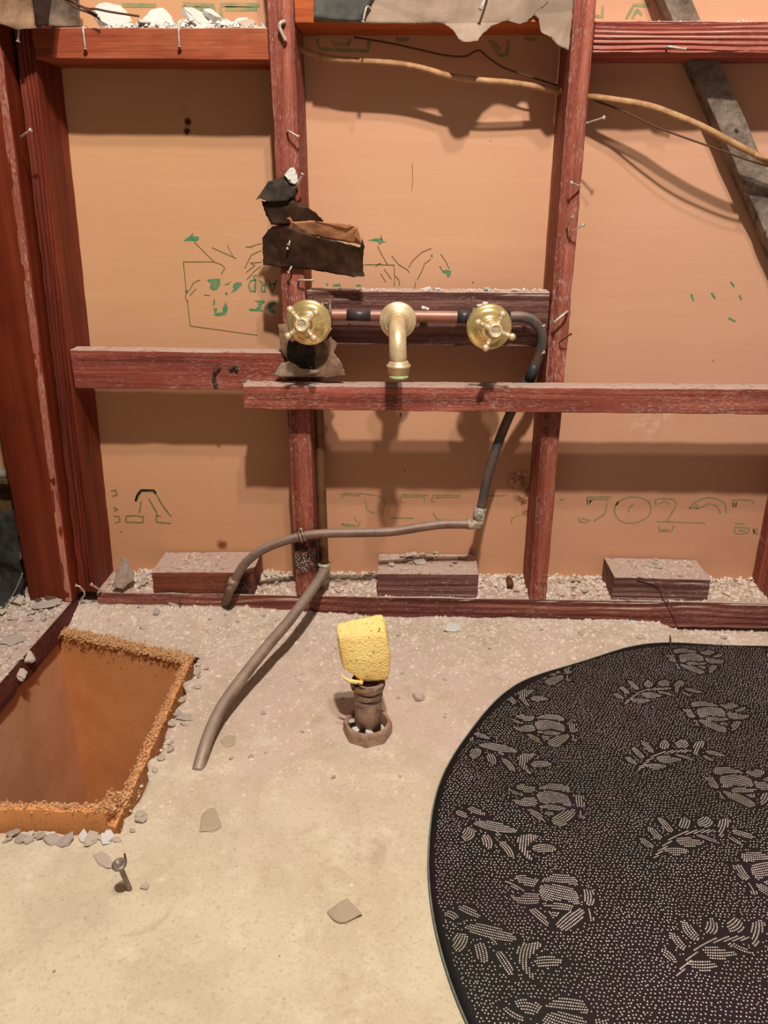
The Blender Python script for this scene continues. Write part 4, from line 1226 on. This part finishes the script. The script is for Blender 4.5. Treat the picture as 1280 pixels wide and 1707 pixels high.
def build_mat():
    nr, na = 40, 360
    V = []; F = []
    ang = np.linspace(0, 2 * np.pi, na, endpoint=False)
    wob = 1 + .010 * np.sin(ang * 11 + .6) * np.clip(np.sin(ang), 0, 1) + .004 * np.sin(ang * 5 + 2)
    for i in range(1, nr + 1):
        r = MR * i / nr
        x = MC.x + r * (1 + (wob - 1) * (i / nr) ** 4) * np.cos(ang); y = MC.y + r * (1 + (wob - 1) * (i / nr) ** 4) * np.sin(ang)
        z = mat_z(x, y)
        V += list(zip(x.tolist(), y.tolist(), z.tolist()))
    V.append((MC.x, MC.y, float(mat_z(MC.x, MC.y))))
    c = len(V) - 1
    for k in range(na): F.append((c, k, (k + 1) % na))
    for i in range(nr - 1):
        for k in range(na):
            a = i * na + k; b = i * na + (k + 1) % na
            F.append((a, a + na, b + na, b))
    o0 = len(V)
    e = [V[(nr - 1) * na + k] for k in range(na)]
    V += [(x, y, z - .0022) for x, y, z in e]
    for k in range(na):
        a = (nr - 1) * na + k; b = (nr - 1) * na + (k + 1) % na
        F.append((a, o0 + k, o0 + (k + 1) % na, b))
    o1 = len(V); V.append((MC.x, MC.y, .0012))
    for k in range(na): F.append((o1, o0 + (k + 1) % na, o0 + k))
    m = mk('round_mat', V, F, M_MAT, None, smooth=True)
    tag(m, 'large round black mat with dotted pale roses and leaf sprigs', 'mat')
    bv, bf = tube_geo([Vector((x, y, z - .001)) for x, y, z in e] + [Vector((e[0][0], e[0][1], e[0][2] - .001))], .0013, 6)
    mk('edge_binding', bv, bf, M_BIND, m, smooth=True)
    return m


mat_o = build_mat()
zA = (840, 1160, 5.818); zB = (700, 1350, 2.207); zC = (1060, 1180, 5.818)
rose = [[(100, 880), (190, 845), (230, 880), (320, 880), (290, 940), (230, 950), (130, 905)],
        [(335, 890), (400, 868), (460, 845), (600, 865), (645, 910), (640, 945), (560, 930), (440, 910), (340, 915)],
        [(310, 960), (350, 925), (480, 925), (620, 960), (655, 1040), (650, 1080), (590, 1070), (540, 1040), (440, 1050), (350, 1050), (320, 1000)],
        [(20, 890), (100, 920), (200, 960), (190, 985), (110, 960), (40, 920)],
        [(60, 1000), (150, 1020), (210, 985), (300, 985), (330, 1030), (310, 1075), (220, 1085), (120, 1060)],
        [(330, 1064), (440, 1065), (530, 1055), (610, 1090), (600, 1120), (480, 1110), (400, 1100), (340, 1085)],
        [(660, 950), (720, 970), (795, 960), (770, 1010), (800, 1080), (700, 1085), (690, 1020)],
        [(215, 1100), (300, 1100), (370, 1160), (390, 1200), (440, 1255), (350, 1210), (260, 1150)],
        [(390, 1115), (480, 1125), (490, 1160), (440, 1175), (395, 1155)],
        [(450, 1200), (530, 1135), (640, 1105), (690, 1095), (700, 1150), (640, 1220), (560, 1275), (470, 1250)],
        [(715, 1100), (760, 1110), (760, 1150), (800, 1190), (720, 1200)]]
leafL = [[(85, 390), (100, 365), (130, 375), (150, 400), (120, 412)], [(150, 430), (225, 415), (310, 440), (370, 480), (300, 490), (200, 460)],
         [(115, 490), (135, 450), (180, 460), (180, 500), (140, 530), (118, 515)], [(195, 500), (230, 485), (255, 520), (245, 575), (205, 545)],
         [(270, 530), (300, 515), (340, 570), (350, 620), (300, 590)], [(355, 492), (460, 485), (420, 530), (392, 560), (435, 640), (390, 610), (355, 550)],
         [(415, 550), (470, 530), (540, 560), (480, 590), (430, 580)], [(130, 355), (180, 350), (240, 402), (165, 392)], [(256, 460), (300, 500), (262, 500)]]
leafR = [[(200, 1055), (290, 1090), (360, 1170), (370, 1215), (320, 1220), (240, 1160)], [(460, 1045), (530, 1100), (545, 1150), (500, 1180), (430, 1170), (400, 1130), (430, 1090)],
         [(600, 1070), (690, 1045), (740, 1090), (740, 1140), (690, 1165), (610, 1155), (585, 1110)], [(780, 1120), (830, 1070), (910, 1065), (920, 1130), (880, 1170), (855, 1215), (860, 1265), (790, 1250), (800, 1180)],
         [(150, 1460), (330, 1255), (480, 1190), (780, 1175), (780, 1215), (500, 1228), (380, 1258), (190, 1480)], [(95, 1155), (180, 1165), (260, 1260), (240, 1300), (150, 1260)],
         [(20, 1265), (100, 1270), (190, 1360), (160, 1380), (60, 1330)], [(380, 1270), (480, 1245), (600, 1290), (700, 1300), (600, 1345), (480, 1360), (400, 1320)],
         [(240, 1370), (340, 1350), (460, 1360), (535, 1400), (400, 1445), (290, 1410)], [(560, 1235), (660, 1230), (820, 1310), (820, 1330), (680, 1290)],
         [(870, 1240), (960, 1260), (1060, 1340), (960, 1320)], [(920, 1190), (1000, 1180), (1200, 1265), (1080, 1275), (960, 1240)]]
fl2 = lambda f, polys: [[tuple(PZ(f[0] + x / f[2], f[1] + y / f[2], .0045)[:2]) for x, y in pl] for pl in polys]
rose_f = fl2(zA, rose); leafL_f = fl2(zB, leafL); leafR_f = fl2(zC, leafR)
tail = PZ(965, 1335, .0045); roseR_t = PZ(1187, 1304, .0045)
roseR_f = [[(roseR_t.x - (x - tail.x), roseR_t.y + (y - tail.y)) for x, y in pl] for pl in rose_f]
STEP = np.array([-.0175, -.1435])
polys = []
for base_, lo, hi in ((rose_f, -4, 4), (leafL_f, -4, 4), (leafR_f, -4, 4), (roseR_f, -4, 4)):
    for k in range(lo, hi + 1):
        polys += [np.array(pl) + STEP * k for pl in base_]
# the pattern goes on over the far side of the mat
rep = []
for pl in polys:
    rep.append(pl + np.array([.46, -.03]))
polys += rep


def poly_sd(P, x, y):
    """inside mask and distance to the edge"""
    n = len(P); ins = np.zeros(len(x), bool); dmin = np.full(len(x), 9.0)
    for i in range(n):
        x0, y0 = P[i]; x1, y1 = P[(i + 1) % n]
        c = ((y0 > y) != (y1 > y)) & (x < (x1 - x0) * (y - y0) / (y1 - y0 + 1e-12) + x0)
        ins ^= c
        dx, dy = x1 - x0, y1 - y0
        t = np.clip(((x - x0) * dx + (y - y0) * dy) / (dx * dx + dy * dy + 1e-12), 0, 1)
        dmin = np.minimum(dmin, np.hypot(x - x0 - t * dx, y - y0 - t * dy))
    return ins, dmin


def dots():
    s = .0043
    gx, gy = np.meshgrid(np.arange(MC.x - MR, MC.x + MR, s), np.arange(MC.y - MR, MC.y + MR, s * .9))
    gx = gx + (np.arange(gx.shape[0]) % 2)[:, None] * s / 2
    gx = gx.ravel(); gy = gy.ravel()
    gx = gx + .004 * (vnoise(gx, gy, 45, 31) - .5) + rng.uniform(-.0010, .0010, gx.shape)
    gy = gy + .004 * (vnoise(gx, gy, 45, 32) - .5) + rng.uniform(-.0010, .0010, gy.shape)
    keep = np.hypot(gx - MC.x, gy - MC.y) < MR * .982
    gx, gy = gx[keep], gy[keep]
    keep = np.ones(len(gx), bool)
    LX, LY, LR = [], [], []
    for P in polys:
        c = P.mean(0)
        if np.hypot(*(c - np.array(MC))) > MR + .03: continue
        lo = P.min(0) - .004; hi = P.max(0) + .004
        bb = (gx > lo[0]) & (gx < hi[0]) & (gy > lo[1]) & (gy < hi[1])
        idx = np.where(bb)[0]
        if len(idx):
            ins, d = poly_sd(P, gx[idx], gy[idx])
            keep[idx[ins | (d < .0022)]] = False
        # rows of dots following the outline of the petal inwards
        Q = P
        for _ in range(1):
            Q = np.concatenate([[.75 * Q[i] + .25 * Q[(i + 1) % len(Q)], .25 * Q[i] + .75 * Q[(i + 1) % len(Q)]] for i in range(len(Q))])
        u, sv, vt = np.linalg.svd(P - c)
        e = (Q - c) @ vt.T
        a_ = np.arange(e[:, 0].min(), e[:, 0].max(), .0023); b_ = np.arange(e[:, 1].min() - .004, e[:, 1].max() + .004, .0031)
        A, B = np.meshgrid(a_, b_)
        A = A + (np.arange(A.shape[0]) % 2)[:, None] * .0011
        hl = max(e[:, 0].max(), .001)
        B = B * (1 - .25 * (A / hl) ** 2) + .0035 * math.sin(c[0] * 300) * (A / hl) ** 2
        q = c + A.ravel()[:, None] * vt[0] + B.ravel()[:, None] * vt[1]
        ins, d = poly_sd(Q, q[:, 0], q[:, 1])
        ok = ins & (d > .0003) & (np.hypot(q[:, 0] - MC.x, q[:, 1] - MC.y) < MR * .982)
        LX.append(q[ok, 0]); LY.append(q[ok, 1])
    lx = np.concatenate(LX); ly = np.concatenate(LY)
    X = np.concatenate([gx[keep], lx]); Y = np.concatenate([gy[keep], ly])
    rr = np.concatenate([np.full(keep.sum(), .00082), np.full(len(lx), .00090)]) * rng.uniform(.85, 1.1, len(X))
    Z = mat_z(X, Y)
    n = len(X); ns = 6
    an = np.arange(ns) * 2 * np.pi / ns
    vx = X[:, None] + rr[:, None] * np.cos(an); vy = Y[:, None] + rr[:, None] * np.sin(an)
    top = np.stack([vx, vy, np.repeat((Z + .0005)[:, None], ns, 1)], -1).reshape(-1, 3)
    me = bpy.data.meshes.new('printed_dots')
    me.vertices.add(len(top)); me.loops.add(n * ns); me.polygons.add(n)
    me.vertices.foreach_set('co', top.ravel())
    me.loops.foreach_set('vertex_index', np.arange(n * ns, dtype=np.int32))
    me.polygons.foreach_set('loop_start', np.arange(0, n * ns, ns, dtype=np.int32))
    me.polygons.foreach_set('loop_total', np.full(n, ns, dtype=np.int32))
    me.update(calc_edges=True)
    me.materials.append(M_DOT)
    o = bpy.data.objects.new('printed_dots', me); C.objects.link(o)
    o.parent = mat_o; o.matrix_parent_inverse = Matrix.Translation(-Vector(mat_o.location))
    tag(o, 'pale raised dots forming roses and leaves', kind='stuff')
    print('dots', n)


dots()

# ------------------------------------------------------------------ rubble
def chip_mesh(seed, flat, m, sub=1):
    rnd = random.Random(seed)
    bm = bmesh.new()
    bmesh.ops.create_icosphere(bm, subdivisions=sub, radius=1)
    sx, sy = rnd.uniform(.7, 1.15), rnd.uniform(.55, .9)
    for v in bm.verts:
        n = mnoise.noise(v.co * 1.3 + Vector((seed * 3.1, 0, 0)))
        v.co *= 1 + .5 * n
        v.co.x *= sx; v.co.y *= sy; v.co.z *= flat
        v.co.z = max(min(v.co.z, flat * .62), -flat * .62)
    for _ in range(3):
        d = Vector((rnd.uniform(-1, 1), rnd.uniform(-1, 1), rnd.uniform(-.3, .3))).normalized()
        lim = rnd.uniform(.4, .7)
        for v in bm.verts:
            q = v.co.dot(d)
            if q > lim: v.co -= d * (q - lim)
    lo = min(v.co.z for v in bm.verts)
    for v in bm.verts: v.co.z -= lo
    me = bpy.data.meshes.new('chip'); bm.to_mesh(me); bm.free()
    me.materials.append(m)
    return me


CH = {}
for nm, m in (('white', M_WHITE), ('grey', M_GREY), ('tan', M_TAN), ('dark', M_DKCHIP)):
    CH[nm] = [chip_mesh(i + hash(len(nm)) % 7, .22 + .06 * (i % 4), m, 2 if i < 4 else 1) for i in range(9)]
nchips = 0


def chip(p, size, kind, label, group=None, rot=None, name='plaster_chip', me=None, tilt=.35, cat='plaster chip'):
    global nchips
    nchips += 1
    o = bpy.data.objects.new(name, me or random.choice(CH[kind]))
    o.location = p; o.scale = (size,) * 3
    o.rotation_euler = rot or (R(-tilt, tilt), R(-tilt, tilt), R(0, 6.28))
    C.objects.link(o)
    return tag(o, label, cat, group)


def scatter(n, fpos, smin, smax, kinds, label, group, tilt=.35, pw=2.0, order=None):
    ps = [fpos() for i in range(n)]
    order = order or ('x' if n <= 12 else None)
    if order: ps.sort(key=lambda q: q[0] if order == 'x' else -q[1])
    near_, far_ = ('left', 'right') if order == 'x' else ('far end', 'near end')
    words = ['second', 'third', 'fourth', 'fifth', 'sixth', 'seventh', 'eighth', 'ninth', 'tenth', 'eleventh', 'twelfth']
    for i, p in enumerate(ps):
        s = smin + (smax - smin) * random.random() ** pw
        lab = label
        if order:
            k, side = (i, near_) if i < (n + 1) // 2 else (n - 1 - i, far_)
            lab = label + ', ' + (('first' if k == 0 else words[k - 1]) + ' from the ' + side)
        chip(p, s, random.choice(kinds), lab, group, tilt=tilt)


def onfloor(px0, px1, py0, py1):
    def f():
        q = PZ(R(px0, px1), R(py0, py1), 0)
        return (q.x, q.y, float(floor_z(q.x, q.y)) + .0003)
    return f


# top left heap
ztl = zz_(300, 46)
def tl():
    x = R(-.44, -.215); y = R(.008, .082)
    h = .012 * max(0, 1 - abs(x + .33) / .14)
    return (x, y, ztl + R(0, h))
scatter(34, tl, .008, .020, ['white'], 'white plaster chip in the heap on the upper left blocking', 'white plaster heap on the upper left blocking', .7)
big = [chip_mesh(101, .55, M_WHITE, 3), chip_mesh(102, .30, M_WHITE, 3), chip_mesh(105, .26, M_WHITE, 3), chip_mesh(107, .3, M_TAN, 3)]
chip(PY(190, 42, .045), .034, 'white', 'large rounded pale chunk at the left end of the white plaster heap', me=big[0], rot=(1.2, .3, .2))
chip(PY(262, 38, .03), .026, 'white', 'broad flat white plaster slab in the middle of the heap', me=big[1], rot=(.9, .2, .4))
chip(PY(325, 34, .03), .027, 'white', 'long leaning white plaster shard right of the heap middle', me=big[2], rot=(.5, .6, .2))
chip(PY(352, 34, .035), .022, 'white', 'white plaster shard resting against the long leaning shard', me=big[1], rot=(.7, .3, 2))
chip(PY(414, 44, .02), .017, 'tan', 'beige flake at the right end of the white plaster heap', me=big[3], rot=(.5, 0, .1))
# top right crust
ztr = zz_(1100, 36)
scatter(14, lambda: (R(.26, .60), R(.004, .03), ztr + R(-.001, .001)), .002, .006, ['white'], 'small white plaster crumb along the ridged upper right blocking', 'white crumbs on the upper right blocking', .3)
# plate bays
zb = ZP + .0005
for (x0, x1, n, where) in ((-.545, -.475, 12, 'in the corner bay'), (-.300, -.215, 8, 'left of the papered stud'), (-.150, -.075, 11, 'right of the papered stud'),
                           (.100, .195, 9, 'right of the split block'), (.245, .315, 8, 'right of the right stud'), (.485, .61, 9, 'at the right end')):
    scatter(n, (lambda a=x0, b=x1: (R(a, b), .084 - .07 * random.random() ** 1.5, zb + R(0, .005) * (random.random() < .4))), .006, .014, ['grey', 'tan', 'tan'],
            'plaster chip on the floor plate ' + where, 'plaster chips on the floor plate ' + where)
zt2 = zz_(710, 957, .003)
scatter(20, lambda: (R(b2_.location.x - .068, b2_.location.x + .062), .02 + .062 * random.random() ** .6, zt2 + R(0, .004)), .006, .014, ['tan', 'grey'], 'plaster chip on top of the split block', 'plaster chips on the split block')
zt3 = zz_(1100, 964, .004)
scatter(8, lambda: (R(b3_.location.x - .06, b3_.location.x + .01), R(.04, .08), zt3), .004, .010, ['tan', 'grey'], 'plaster chip on top of the splintered right block', 'plaster chips on the right block')
zt1 = zz_(340, 954)
scatter(5, lambda: (R(b1_.location.x - .06, b1_.location.x + .05), R(.02, .078), zt1), .002, .006, ['tan', 'white'], 'plaster crumb on top of the brown left block', 'plaster crumbs on the left block')
# floor by the plate
scatter(20, onfloor(150, 470, 1018, 1050), .004, .012, ['tan', 'grey'], 'plaster chip on the floor along the left half of the plate', 'chips along the left half of the plate', order='x')
scatter(18, onfloor(530, 1270, 1042, 1068), .003, .0095, ['tan', 'grey'], 'plaster chip on the floor along the right half of the plate', 'chips along the right half of the plate', order='x')
scatter(24, onfloor(350, 720, 1060, 1300), .002, .0065, ['tan', 'grey'], 'small chip scattered on the floor around the drain stub', 'chips around the drain stub')
scatter(8, onfloor(690, 900, 1070, 1200), .0018, .0055, ['tan', 'grey'], 'small chip on the bare floor between drain stub and mat', 'chips between drain stub and mat')
scatter(6, onfloor(40, 700, 1420, 1690), .0012, .003, ['tan', 'grey', 'dark'], 'tiny crumb on the pale floor in the foreground', 'crumbs in the foreground')
# pit rims
def rim(a, b, off, w):
    def f():
        t = R(.42 if w == .005 else 0, 1); q = a + (b - a) * t + off + np.array([R(-w, w), R(-w, w)])
        return (q[0], q[1], float(floor_z(q[0], q[1])) + R(0, .002))
    return f
scatter(22, rim(PNL, PNR, np.array([.0, -.012]), .005), .007, .0155, ['tan', 'white', 'grey'], 'pale stone chip along the near rim of the box', 'chips on the near rim of the box', .5, order='x')
scatter(20, rim(PNR, PFR, np.array([.013, .0]), .009), .005, .011, ['tan', 'grey'], 'plaster chip along the right rim of the box', 'chips on the right rim of the box', order='y')
# side plate heap
scatter(24, lambda: (R(-.705, -.605), R(-.10, -.008), .0345 + R(0, .006)), .005, .014, ['grey', 'tan'], 'plaster chip heaped at the corner end of the side plate', 'plaster heap on the side plate')
scatter(9, lambda: (R(-.70, -.615), R(-.40, -.10), .0345), .003, .008, ['grey', 'tan'], 'plaster chip on the near half of the side plate', 'chips on the near side plate')
def special(px, py, Z, size, kind, label, seed, flat, rot=(0, 0, 0), sub=3, name='plaster_chunk', cat='chunk'):
    m = {'white': M_WHITE, 'grey': M_GREY, 'tan': M_TAN, 'dark': M_DKCHIP, 'stone': M_STONE}[kind]
    q = PZ(px, py, Z)
    chip((q.x, q.y, Z), size, kind, label, me=chip_mesh(seed, flat, m, sub), rot=rot, name=name, cat=cat)
special(22, 1068, .035, .026, 'grey', 'long flat plaster slab on the side plate beside the box', 31, .12, (0, .05, .3), name='plaster_slab', cat='slab')
special(84, 1006, .038, .026, 'grey', 'broad plaster slab at the corner end of the side plate', 33, .13, (.05, 0, .5), name='plaster_slab', cat='slab')
special(72, 988, .042, .014, 'dark', 'brown plaster lump in the corner heap', 34, .5)
special(84, 996, .042, .013, 'dark', 'dark brown flake lying across the corner heap', 36, .25)
special(66, 1003, .040, .008, 'dark', 'smallest brown lump in the corner heap', 37, .5)
special(47, 1100, .02, .016, 'tan', 'big square pale chunk wedged between side plate and box', 41, .55, (.5, .2, .2))
special(31, 1105, .022, .010, 'tan', 'rounded pink chunk left of the wedged square chunk', 42, .6, (.4, 0, 1))
special(34, 1126, .012, .013, 'tan', 'jagged pale chunk below the wedged square chunk', 43, .5, (.5, .3, .6))
special(88, 1042, .020, .010, 'tan', 'pale chunk at the far left corner of the box', 44, .5)
special(755, 1048, 0, .020, 'white', 'thin curled white flake on the floor right of the sponge', 51, .18, (.15, .1, .3), name='plaster_flake', cat='flake')
special(697, 1165, 0, .0125, 'tan', 'pale stone on the floor right of the drain stub', 52, .45)
special(578, 1519, -.002, .0175, 'stone', 'flat tan stone set in the foreground floor', 53, .30, (.08, 0, 0))
special(310, 1198, 0, .011, 'grey', 'flat grey chip between the box and the floor tube', 54, .28)
special(382, 1236, 0, .015, 'stone', 'flat pale chip right of the floor tube end', 55, .15)
special(174, 1434, 0, .012, 'tan', 'flat tan chip left of the tilted screw', 56, .22, (0, 0, 2.6))
special(352, 1374, -.004, .024, 'stone', 'low round lump of old mortar in the floor', 57, .16, (0, 0, .2))
special(243, 1480, 0, .006, 'tan', 'little tan chip right of the tilted screw', 58, .3)
special(222, 1235 - 40, 0, .001, 'tan', '', 58, .3) if False else None
special(405, 1013, .004, .013, 'tan', 'blocky chip beside the foot of the bent copper tube', 61, .5)
special(386, 1018, .004, .007, 'tan', 'small pointed chip right at the foot of the bent copper tube', 62, .6)
special(366, 1012, .008, .007, 'tan', 'upright chip left of the foot of the bent copper tube', 63, .7)
special(1068, 1063, 0, .008, 'tan', 'round pale chip on the floor behind the mat', 64, .35)
special(1200, 1072, 0, .008, 'tan', 'flat chip near the mat at the right', 65, .3)
special(1056, 1040, .0, .009, 'white', 'white chunk against the plate below the splintered block', 66, .45)
# in the nut
for (dx, dy, s, lab, me) in ((-.021, .004, .008, 'white chip in the left side of the octagonal nut', 71), (-.015, -.014, .007, 'thin white sliver in the octagonal nut', 72), (.004, -.022, .009, 'white chip at the front of the octagonal nut', 73)):
    chip((base.x + dx, base.y + dy, .0125), s, 'white', lab, me=chip_mesh(me, .3, M_WHITE, 2), rot=(.3, .2, R(0, 3)))
# white chip stuck on the nail
crumple_sheet('plaster_flake', [(474, 291), (484, 280), (489, 279), (493, 284), (493, 294), (497, 300), (492, 307), (484, 306), (480, 298)], M_WHITE, 'cream plaster flake caught on a nail on the left stud', 'flake', thick=.004, amp=.002, Y=-.014, cuts=2)
# ledger, valve board crumbs
scatter(6, lambda: (R(-.27, -.215), R(-.03, -.004), zz_(410, 643, -.036) + .0005), .002, .0045, ['grey', 'white'], 'crumb on the left end of the long rail', 'crumbs on the long rail')
zv = zz_(700, 485, .012)
for px, s, lab in ((512 + 55, .007, 'white crumb above the soot patch on the valve board'), (712, .008, 'flat white chip right of the spout on the valve board top'), (728, .008, 'rounded white chip just right of the flat chip on the valve board top'), (812, .009, 'longest white chip on the valve board top'), (828, .006, 'round crumb beside the longest chip on the valve board top'), (858, .006, 'last white crumb near the right stud on the valve board top')):
    chip((PY(px, 484, .02).x, .022, zv), s, 'white', lab)
for px, py, s, lab in ((708, 512, .010, 'white plaster chunk on the copper pipe right of the spout'), (782 - 6, 517, .004, 'tiny crumb on the copper pipe'), (800, 508, .007, 'grey chunk above the cold valve'), (808, 505, .007, 'pale chunk topping the cold handle'), (878, 523, .008, 'pink chip on the bend of the copper tube'), (584, 515, .005, 'crumb on the copper pipe right of the strap')):
    chip(tuple(PY(px, py + 3, -.008)), s, 'white', lab)
scatter(3, lambda: (R(-.55, -.25), R(.01, .05), zz_(300, 585) + .0005), .0015, .003, ['white'], 'tiny crumb on the mid left blocking', 'crumbs on the mid left blocking')
# the tube stub on the plate beside the right stud
tag(tube('pipe_stub', [Vector((PY(850, 955, .05).x, .06, ZP + .008)), Vector((PY(850, 955, .05).x, .035, ZP + .010))], .006, simple('brown_stub', (104, 62, 44), .7), None, 14), 'short brown pipe stub lying on the plate left of the right stud', 'pipe')


def gravel(name, pts, smin, smax, m, label, parent=None):
    n = len(pts)
    tv = np.array([(1, 0, -.3), (-.5, .87, -.3), (-.5, -.87, -.3), (.2, .1, .7), (-.3, .4, .45)]) * np.array([1, .8, .8])
    tf = np.array([(0, 3, 2), (0, 1, 3), (1, 4, 3), (2, 3, 4), (1, 2, 4)])
    s = smin + (smax - smin) * rng.random(n) ** 2.2
    a = rng.uniform(0, 6.28, n)
    c, sn = np.cos(a), np.sin(a)
    jit = rng.uniform(.7, 1.3, (n, 5, 3))
    v = tv[None] * jit * s[:, None, None]
    x = v[..., 0] * c[:, None] - v[..., 1] * sn[:, None]; y = v[..., 0] * sn[:, None] + v[..., 1] * c[:, None]
    co = np.stack([x + pts[:, 0:1], y + pts[:, 1:2], v[..., 2] + pts[:, 2:3]], -1).reshape(-1, 3)
    f = (tf[None] + (np.arange(n) * 5)[:, None, None]).reshape(-1, 3)
    me = bpy.data.meshes.new(name)
    me.vertices.add(len(co)); me.loops.add(f.size); me.polygons.add(len(f))
    me.vertices.foreach_set('co', co.ravel()); me.loops.foreach_set('vertex_index', f.ravel().astype(np.int32))
    me.polygons.foreach_set('loop_start', np.arange(0, f.size, 3, dtype=np.int32)); me.polygons.foreach_set('loop_total', np.full(len(f), 3, np.int32))
    me.update(calc_edges=True); me.materials.append(m)
    o = bpy.data.objects.new(name, me); C.objects.link(o)
    return tag(o, label, 'gravel', kind='stuff')


def fpts(n, dens):
    out = []
    while sum(len(o) for o in out) < n:
        x = rng.uniform(-.60, .75, 40000); y = rng.uniform(-.85, -.001, 40000)
        k = rng.random(40000) < dens(x, y)
        inpit = (x < PFR[0] + .004) & (y > PNR[1] - .004) & (y < PFL[1] + .004 - (x - PFL[0]) * .3)
        k &= ~inpit & (np.hypot(x - MC.x, y - MC.y) > MR)
        out.append(np.stack([x[k], y[k]], 1))
    p = np.concatenate(out)[:n]
    return np.column_stack([p, floor_z(p[:, 0], p[:, 1]) + .0002])


dn = lambda x, y: np.clip(np.exp(y / .10) + .12 * (y > -.45) * (vnoise(x, y, 12, 41) > .5) + .25 * np.exp(-((x + .33) / .03) ** 2) * (y > -.55) + .004, 0, 1) * (vnoise(x, y, 26, 40) * .9 + .1)
gravel('fine_rubble', fpts(8500, dn), .0008, .0046, M_GREY, 'fine grey grit spread over the floor by the stud wall')
gravel('fine_rubble', fpts(4500, dn), .0008, .0050, M_TAN, 'pale tan grit mixed over the floor by the stud wall')
q_ = fpts(520, lambda x, y: np.exp(y / .05) * (vnoise(x, y, 30, 44) > .4))
gravel('coarse_rubble', q_, .004, .0095, M_TAN, 'coarse broken plaster bits strewn along the foot of the plate')
q_ = np.column_stack([rng.uniform(-.55, .70, 330), .086 - .07 * rng.random(330) ** 1.4, ZP + .001 + .004 * rng.random(330)])
gravel('coarse_plate_rubble', q_, .004, .0095, M_TAN, 'coarse broken plaster bits on the floor plate behind the blocks')
n = 5200
yv = .088 - .085 * rng.random(n) ** 1.5
px_ = np.column_stack([rng.uniform(-.55, .70, n), yv, ZP + .0004 + .006 * rng.random(n) * np.clip((yv - .045) / .04, 0, 1)])
gravel('plate_grit', px_, .0010, .0062, M_TAN, 'pale grit lying along the top of the floor plate')
n = 1500
gravel('side_plate_grit', np.column_stack([rng.uniform(-.715, -.605, n), -.004 - .45 * rng.random(n) ** 1.5, np.full(n, .0348)]), .001, .006, M_GREY, 'grey grit covering the side plate at far left')
for b_, zt_, n, lab in ((b1_, zt1, 260, 'fine grit on the brown left block'), (b2_, zt2, 420, 'fine grit on the split block'), (b3_, zt3, 300, 'fine grit on the splintered right block')):
    x0 = b_.location.x
    gravel('block_grit', np.column_stack([rng.uniform(x0 - .068, x0 + .068, n), rng.uniform(.012, .08, n), np.full(n, zt_ + .0002)]), .0006, .0034, M_TAN, lab)
n = 900
hx = rng.uniform(-.46, -.212, n)
gravel('heap_grit', np.column_stack([hx, rng.uniform(.003, .085, n), ztl + .0005 + .012 * rng.random(n) * np.clip(1 - np.abs(hx + .33) / .13, 0.1, 1)]), .0015, .0075, M_WHITE, 'white crumbs under the heap on the upper left blocking')
gravel('blocking_grit', np.column_stack([rng.uniform(.24, .615, 300), rng.uniform(.002, .03, 300), np.full(300, ztr + .0005)]), .0006, .003, M_WHITE, 'white dust crust on the upper right blocking')
gravel('board_grit', np.column_stack([rng.uniform(-.165, .20, 160), rng.uniform(.014, .045, 160), np.full(160, zv + .0003)]), .0006, .0028, M_WHITE, 'white crumbs on top of the valve board')
gravel('rail_grit', np.column_stack([rng.uniform(-.27, .75, 200), rng.uniform(-.034, -.004, 200), np.full(200, zz_(700, 645, -.036))]), .0004, .0015, M_GREY, 'fine dust grains on the long rail')
print('chips', nchips)
